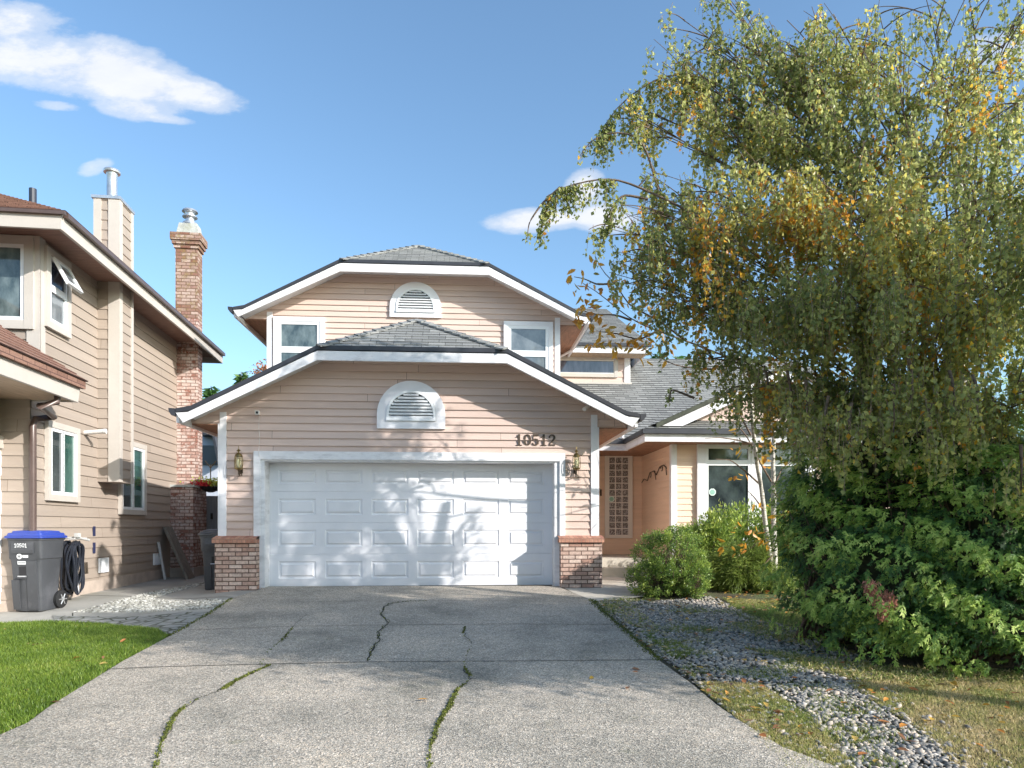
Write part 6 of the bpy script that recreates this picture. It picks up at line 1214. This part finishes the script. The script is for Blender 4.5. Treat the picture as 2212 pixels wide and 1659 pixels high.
leaves('foliage', pos.reshape(-1, 3), dirs.reshape(-1, 3), (RNG.uniform(.020, .044, (nF, m)) * sc_).ravel(), (RNG.uniform(.009, .016, (nF, m)) * sc_).ravel(), tt.ravel(), 'cypress_leaf', cy, nrm=nrm.reshape(-1, 3))
# limbs inside
S = []
for k, (c, r) in enumerate(ells):
    c = A3(c)
    for _ in range(46):
        d = sphere(1)[0]; d[1] = -abs(d[1]); e = c + d * np.array(r) * .93; b = np.array([c[0] + RNG.normal(0, .15), c[1] + .15, gz(c[0], c[1])])
        if e[2] < gz(e[0], e[1]) + .12: continue
        S.append(bez(b, (b + e) / 2 + np.array([0, 0, .3]), e, 10))
S = np.array(S); tubeobj('branches', [(S, np.tile(np.linspace(.022, .004, 10), (len(S), 1)), 5)], 'bark_brown', cy)
P = []; Dv = []
for (x, y, n) in [(1880, 1262, 26), (1890, 1285, 40), (1900, 1305, 45), (1908, 1325, 36), (1915, 1285, 30), (1925, 1300, 22), (1885, 1275, 30)]:
    c = A3(dp(x, y, 6.28))
    P.append(c + RNG.normal(0, .028, (n * 6, 3))); q = RNG.normal(0, .4, (n * 6, 3)); q[:, 2] -= .9; Dv.append(q)
P, Dv = np.concatenate(P), np.concatenate(Dv); leaves('dead_spray', P, Dv, RNG.uniform(.02, .05, len(P)), RNG.uniform(.008, .014, len(P)), RNG.random(len(P)), 'fallen', cy).data.materials[0] = MATS['dead_needles']
for (c, r) in ells:
    core.append((A3(c), np.array(r)))
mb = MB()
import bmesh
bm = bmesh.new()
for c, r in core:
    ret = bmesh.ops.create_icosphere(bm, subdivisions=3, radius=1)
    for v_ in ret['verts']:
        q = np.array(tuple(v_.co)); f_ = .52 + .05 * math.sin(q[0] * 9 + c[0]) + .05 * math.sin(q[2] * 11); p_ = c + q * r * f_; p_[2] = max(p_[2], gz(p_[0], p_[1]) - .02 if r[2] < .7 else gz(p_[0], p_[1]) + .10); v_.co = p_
me = bpy.data.meshes.new('dark_core'); bm.to_mesh(me); bm.free(); simple('core_shade', (.035, .04, .018), .95, .6, 14, bmp=.8, fine=30); me.materials.append(MATS['core_shade']); o = bpy.data.objects.new('dark_core', me); COL.objects.link(o); attach(o, cy)  # added dark core: blocks see-through, shade inside the crown held in its colour

# weeds along the edge of the bed and under the conifer
wp = np.concatenate([scatter([(1600, 1400), (1880, 1440), (2300, 1460), (2300, 1475), (1850, 1475)], 5200), scatter([(1290, 1300), (1350, 1296), (1450, 1380), (1360, 1352)], 700), scatter([(1560, 1345), (1790, 1350), (1850, 1420), (1640, 1380)], 1200)]); n = len(wp)
pos = np.stack([wp[:, 0], wp[:, 1], g(wp[:, 0], wp[:, 1]) + .01], 1); d = RNG.normal(0, 1, (n, 3)); d[:, 2] = np.abs(d[:, 2]) * .5 + .15
tag(leaves('needle_litter', pos, d, RNG.uniform(.02, .06, n), RNG.uniform(.006, .014, n), RNG.beta(1.5, 1.8, n), 'dry_blade'), 'brown needle litter and small weeds under the big conifer and among the stones', 'litter', kind='stuff')

# ------------------------------------------------------------------ flowers over the gate
fb = pt(455, 1052, 16.2); t = empty('hanging_flower_basket', fb, 'basket of red and lime flowers hung on a thin metal bracket above the gate', 'flower basket')
m = MB(); m.lathe(fb - UP * .12, [(.05, 0), (.18, .05), (.22, .13)], 14); m.build('basket', 'black_plastic', t)
m = MB(); m.tube([fb + UP * .02, fb + UP * .35, fb + UP * .5], .012, 6); m.tube([fb + UP * .42, fb + UP * .58 + X_ * .12], .01, 5); m.tube([fb + UP * .42, fb + UP * .58 - X_ * .12], .01, 5); m.build('hanger', 'bronze', t)
q = RNG.normal(0, 1, (700, 3)) * [.19, .12, .05]; tn = np.where((q[:, 0] < .05) & (q[:, 2] < .04), RNG.uniform(0, .45, 700), RNG.uniform(.6, 1, 700)); leaves('flowers', q + A3(fb) + [0, 0, .08], RNG.normal(size=(700, 3)), .05, .04, tn, 'flower', t)['kind'] = 'stuff'
# far conifers
def far_tree(px, py, dep, h, rr0, label):
    tip = dp(px, py, dep); b = V((tip.x, tip.y, 0)); t = empty('conifer_tree', b, label, 'tree', 'distant conifers behind the houses'); H_ = tip.z
    m = MB(); m.tube([b, V((b.x, b.y, H_ * .6)), tip], [.35, .2, .03], 7); m.build('trunk', 'bark_brown', t)
    n = 5200; z = H_ * (1 - RNG.random(n) ** .6 * .7); lay = .6 + .4 * np.sin(z * 3.5 + RNG.normal(0, .3, n)); r = (H_ - z) * rr0 * lay * RNG.random(n) ** .5 + .05; a = RNG.uniform(0, 6.28, n)
    P = np.stack([b.x + r * np.cos(a), b.y + r * np.sin(a), z - r * .25], 1); d = np.stack([np.cos(a), np.sin(a), -.2 + a * 0], 1) + RNG.normal(0, .3, (n, 3)); leaves('crown', P, d, RNG.uniform(.4, .9, n), RNG.uniform(.15, .3, n), RNG.uniform(0, .5, n), 'cypress_leaf', t)
far_tree(456, 833, 60, 18, .30, 'distant dark conifer in the gap beside the brick chimney')
far_tree(521, 803, 62, 20, .16, 'thin topped distant conifer above the left slope of the garage roof')
far_tree(1420, 762, 60, 20, .3, 'distant dark conifer behind the right end of the lower roof')
far_tree(1460, 770, 58, 20, .35, 'distant spreading conifer half hidden by birch leaves')
b = dp(577, 800, 40); t = empty('red_leaf_tree', V((b.x, b.y, 0)), 'small patch of reddish tree top beside the upper storey corner', 'tree'); m = MB(); m.tube([V((b.x, b.y, 0)), b - UP * .5], [.2, .05], 6); m.build('trunk', 'bark_brown', t)
n = 900; q = RNG.normal(0, 1, (n, 3)) * [.35, .35, .35]; leaves('crown', q + A3(b) - [0, 0, .3], RNG.normal(size=(n, 3)), .14, .1, RNG.uniform(.7, 1, n), 'fallen', t)

# grass growing through the stones
q = scatter(bed, 42000); q = q[(pnoise(q, 5.0, 12) + RNG.normal(0, .25, len(q)) < -.35) | (pnoise(q, 4.0, 21) > .5)]
blades('bed_grass', q, .02, .055, .005, 'dry_blade', 'thin green and straw grass growing between the river stones', .28 + .25 * pnoise(q, 4, 22) + RNG.normal(0, .15, len(q)), lean=.7)

# the tree beyond the right edge whose shade falls across the driveway
sc3 = V((8.4, 2.2, 0)); sc3.z = gz(8.4, 2.2); t = empty('shade_tree', sc3, 'broad tree beside the lower end of the driveway, casting the wide shade', 'tree')
m = MB(); m.tube([sc3, sc3 + V((.1, 0, 2.2)), sc3 + V((0, .1, 5.4))], [.16, .12, .04], 10); m.build('trunk', 'bark_brown', t)
S = []; P = []
for _ in range(210):
    d = sphere(1)[0]; e = np.array([8.3, 1.6, 5.1]) + d * np.array([2.6, 1.6, 1.5]) * RNG.uniform(.4, 1.0); s_ = np.array([8.45, 2.2, RNG.uniform(2.2, 4.8)]); b_l = bez(s_, (s_ + e) / 2 + np.array([0, 0, .3]), e, 9); S.append(b_l)
    for k in range(4, 9): P.append(b_l[k] + RNG.normal(0, .24, (62, 3)))
S = np.array(S); tubeobj('branches', [(S, np.tile(np.linspace(.03, .006, 9), (len(S), 1)), 5)], 'bark_brown', t)
P = np.concatenate(P); n = len(P); q = RNG.normal(size=(n, 3)); q[:, 2] -= .5; leaves('foliage', P, q, RNG.uniform(.06, .11, n), RNG.uniform(.05, .08, n), RNG.beta(2, 3, n), 'birch_leaf', t)
# unseen tree line behind the viewer, added for the windows to reflect
n = 26000; x = RNG.uniform(-60, 60, n); hh = 5.5 + 2.2 * np.sin(x * .35) + 1.5 * np.sin(x * .9 + 1); P = np.stack([x, -34 + RNG.normal(0, 2.5, n), RNG.random(n) * hh], 1)
tag(leaves('reflected_trees', P, RNG.normal(size=(n, 3)), RNG.uniform(.7, 1.6, n), RNG.uniform(.5, 1.0, n), RNG.beta(2, 3, n), 'cypress_leaf'), 'unseen line of leafy trees across the street, added for window reflections', 'trees', kind='stuff')
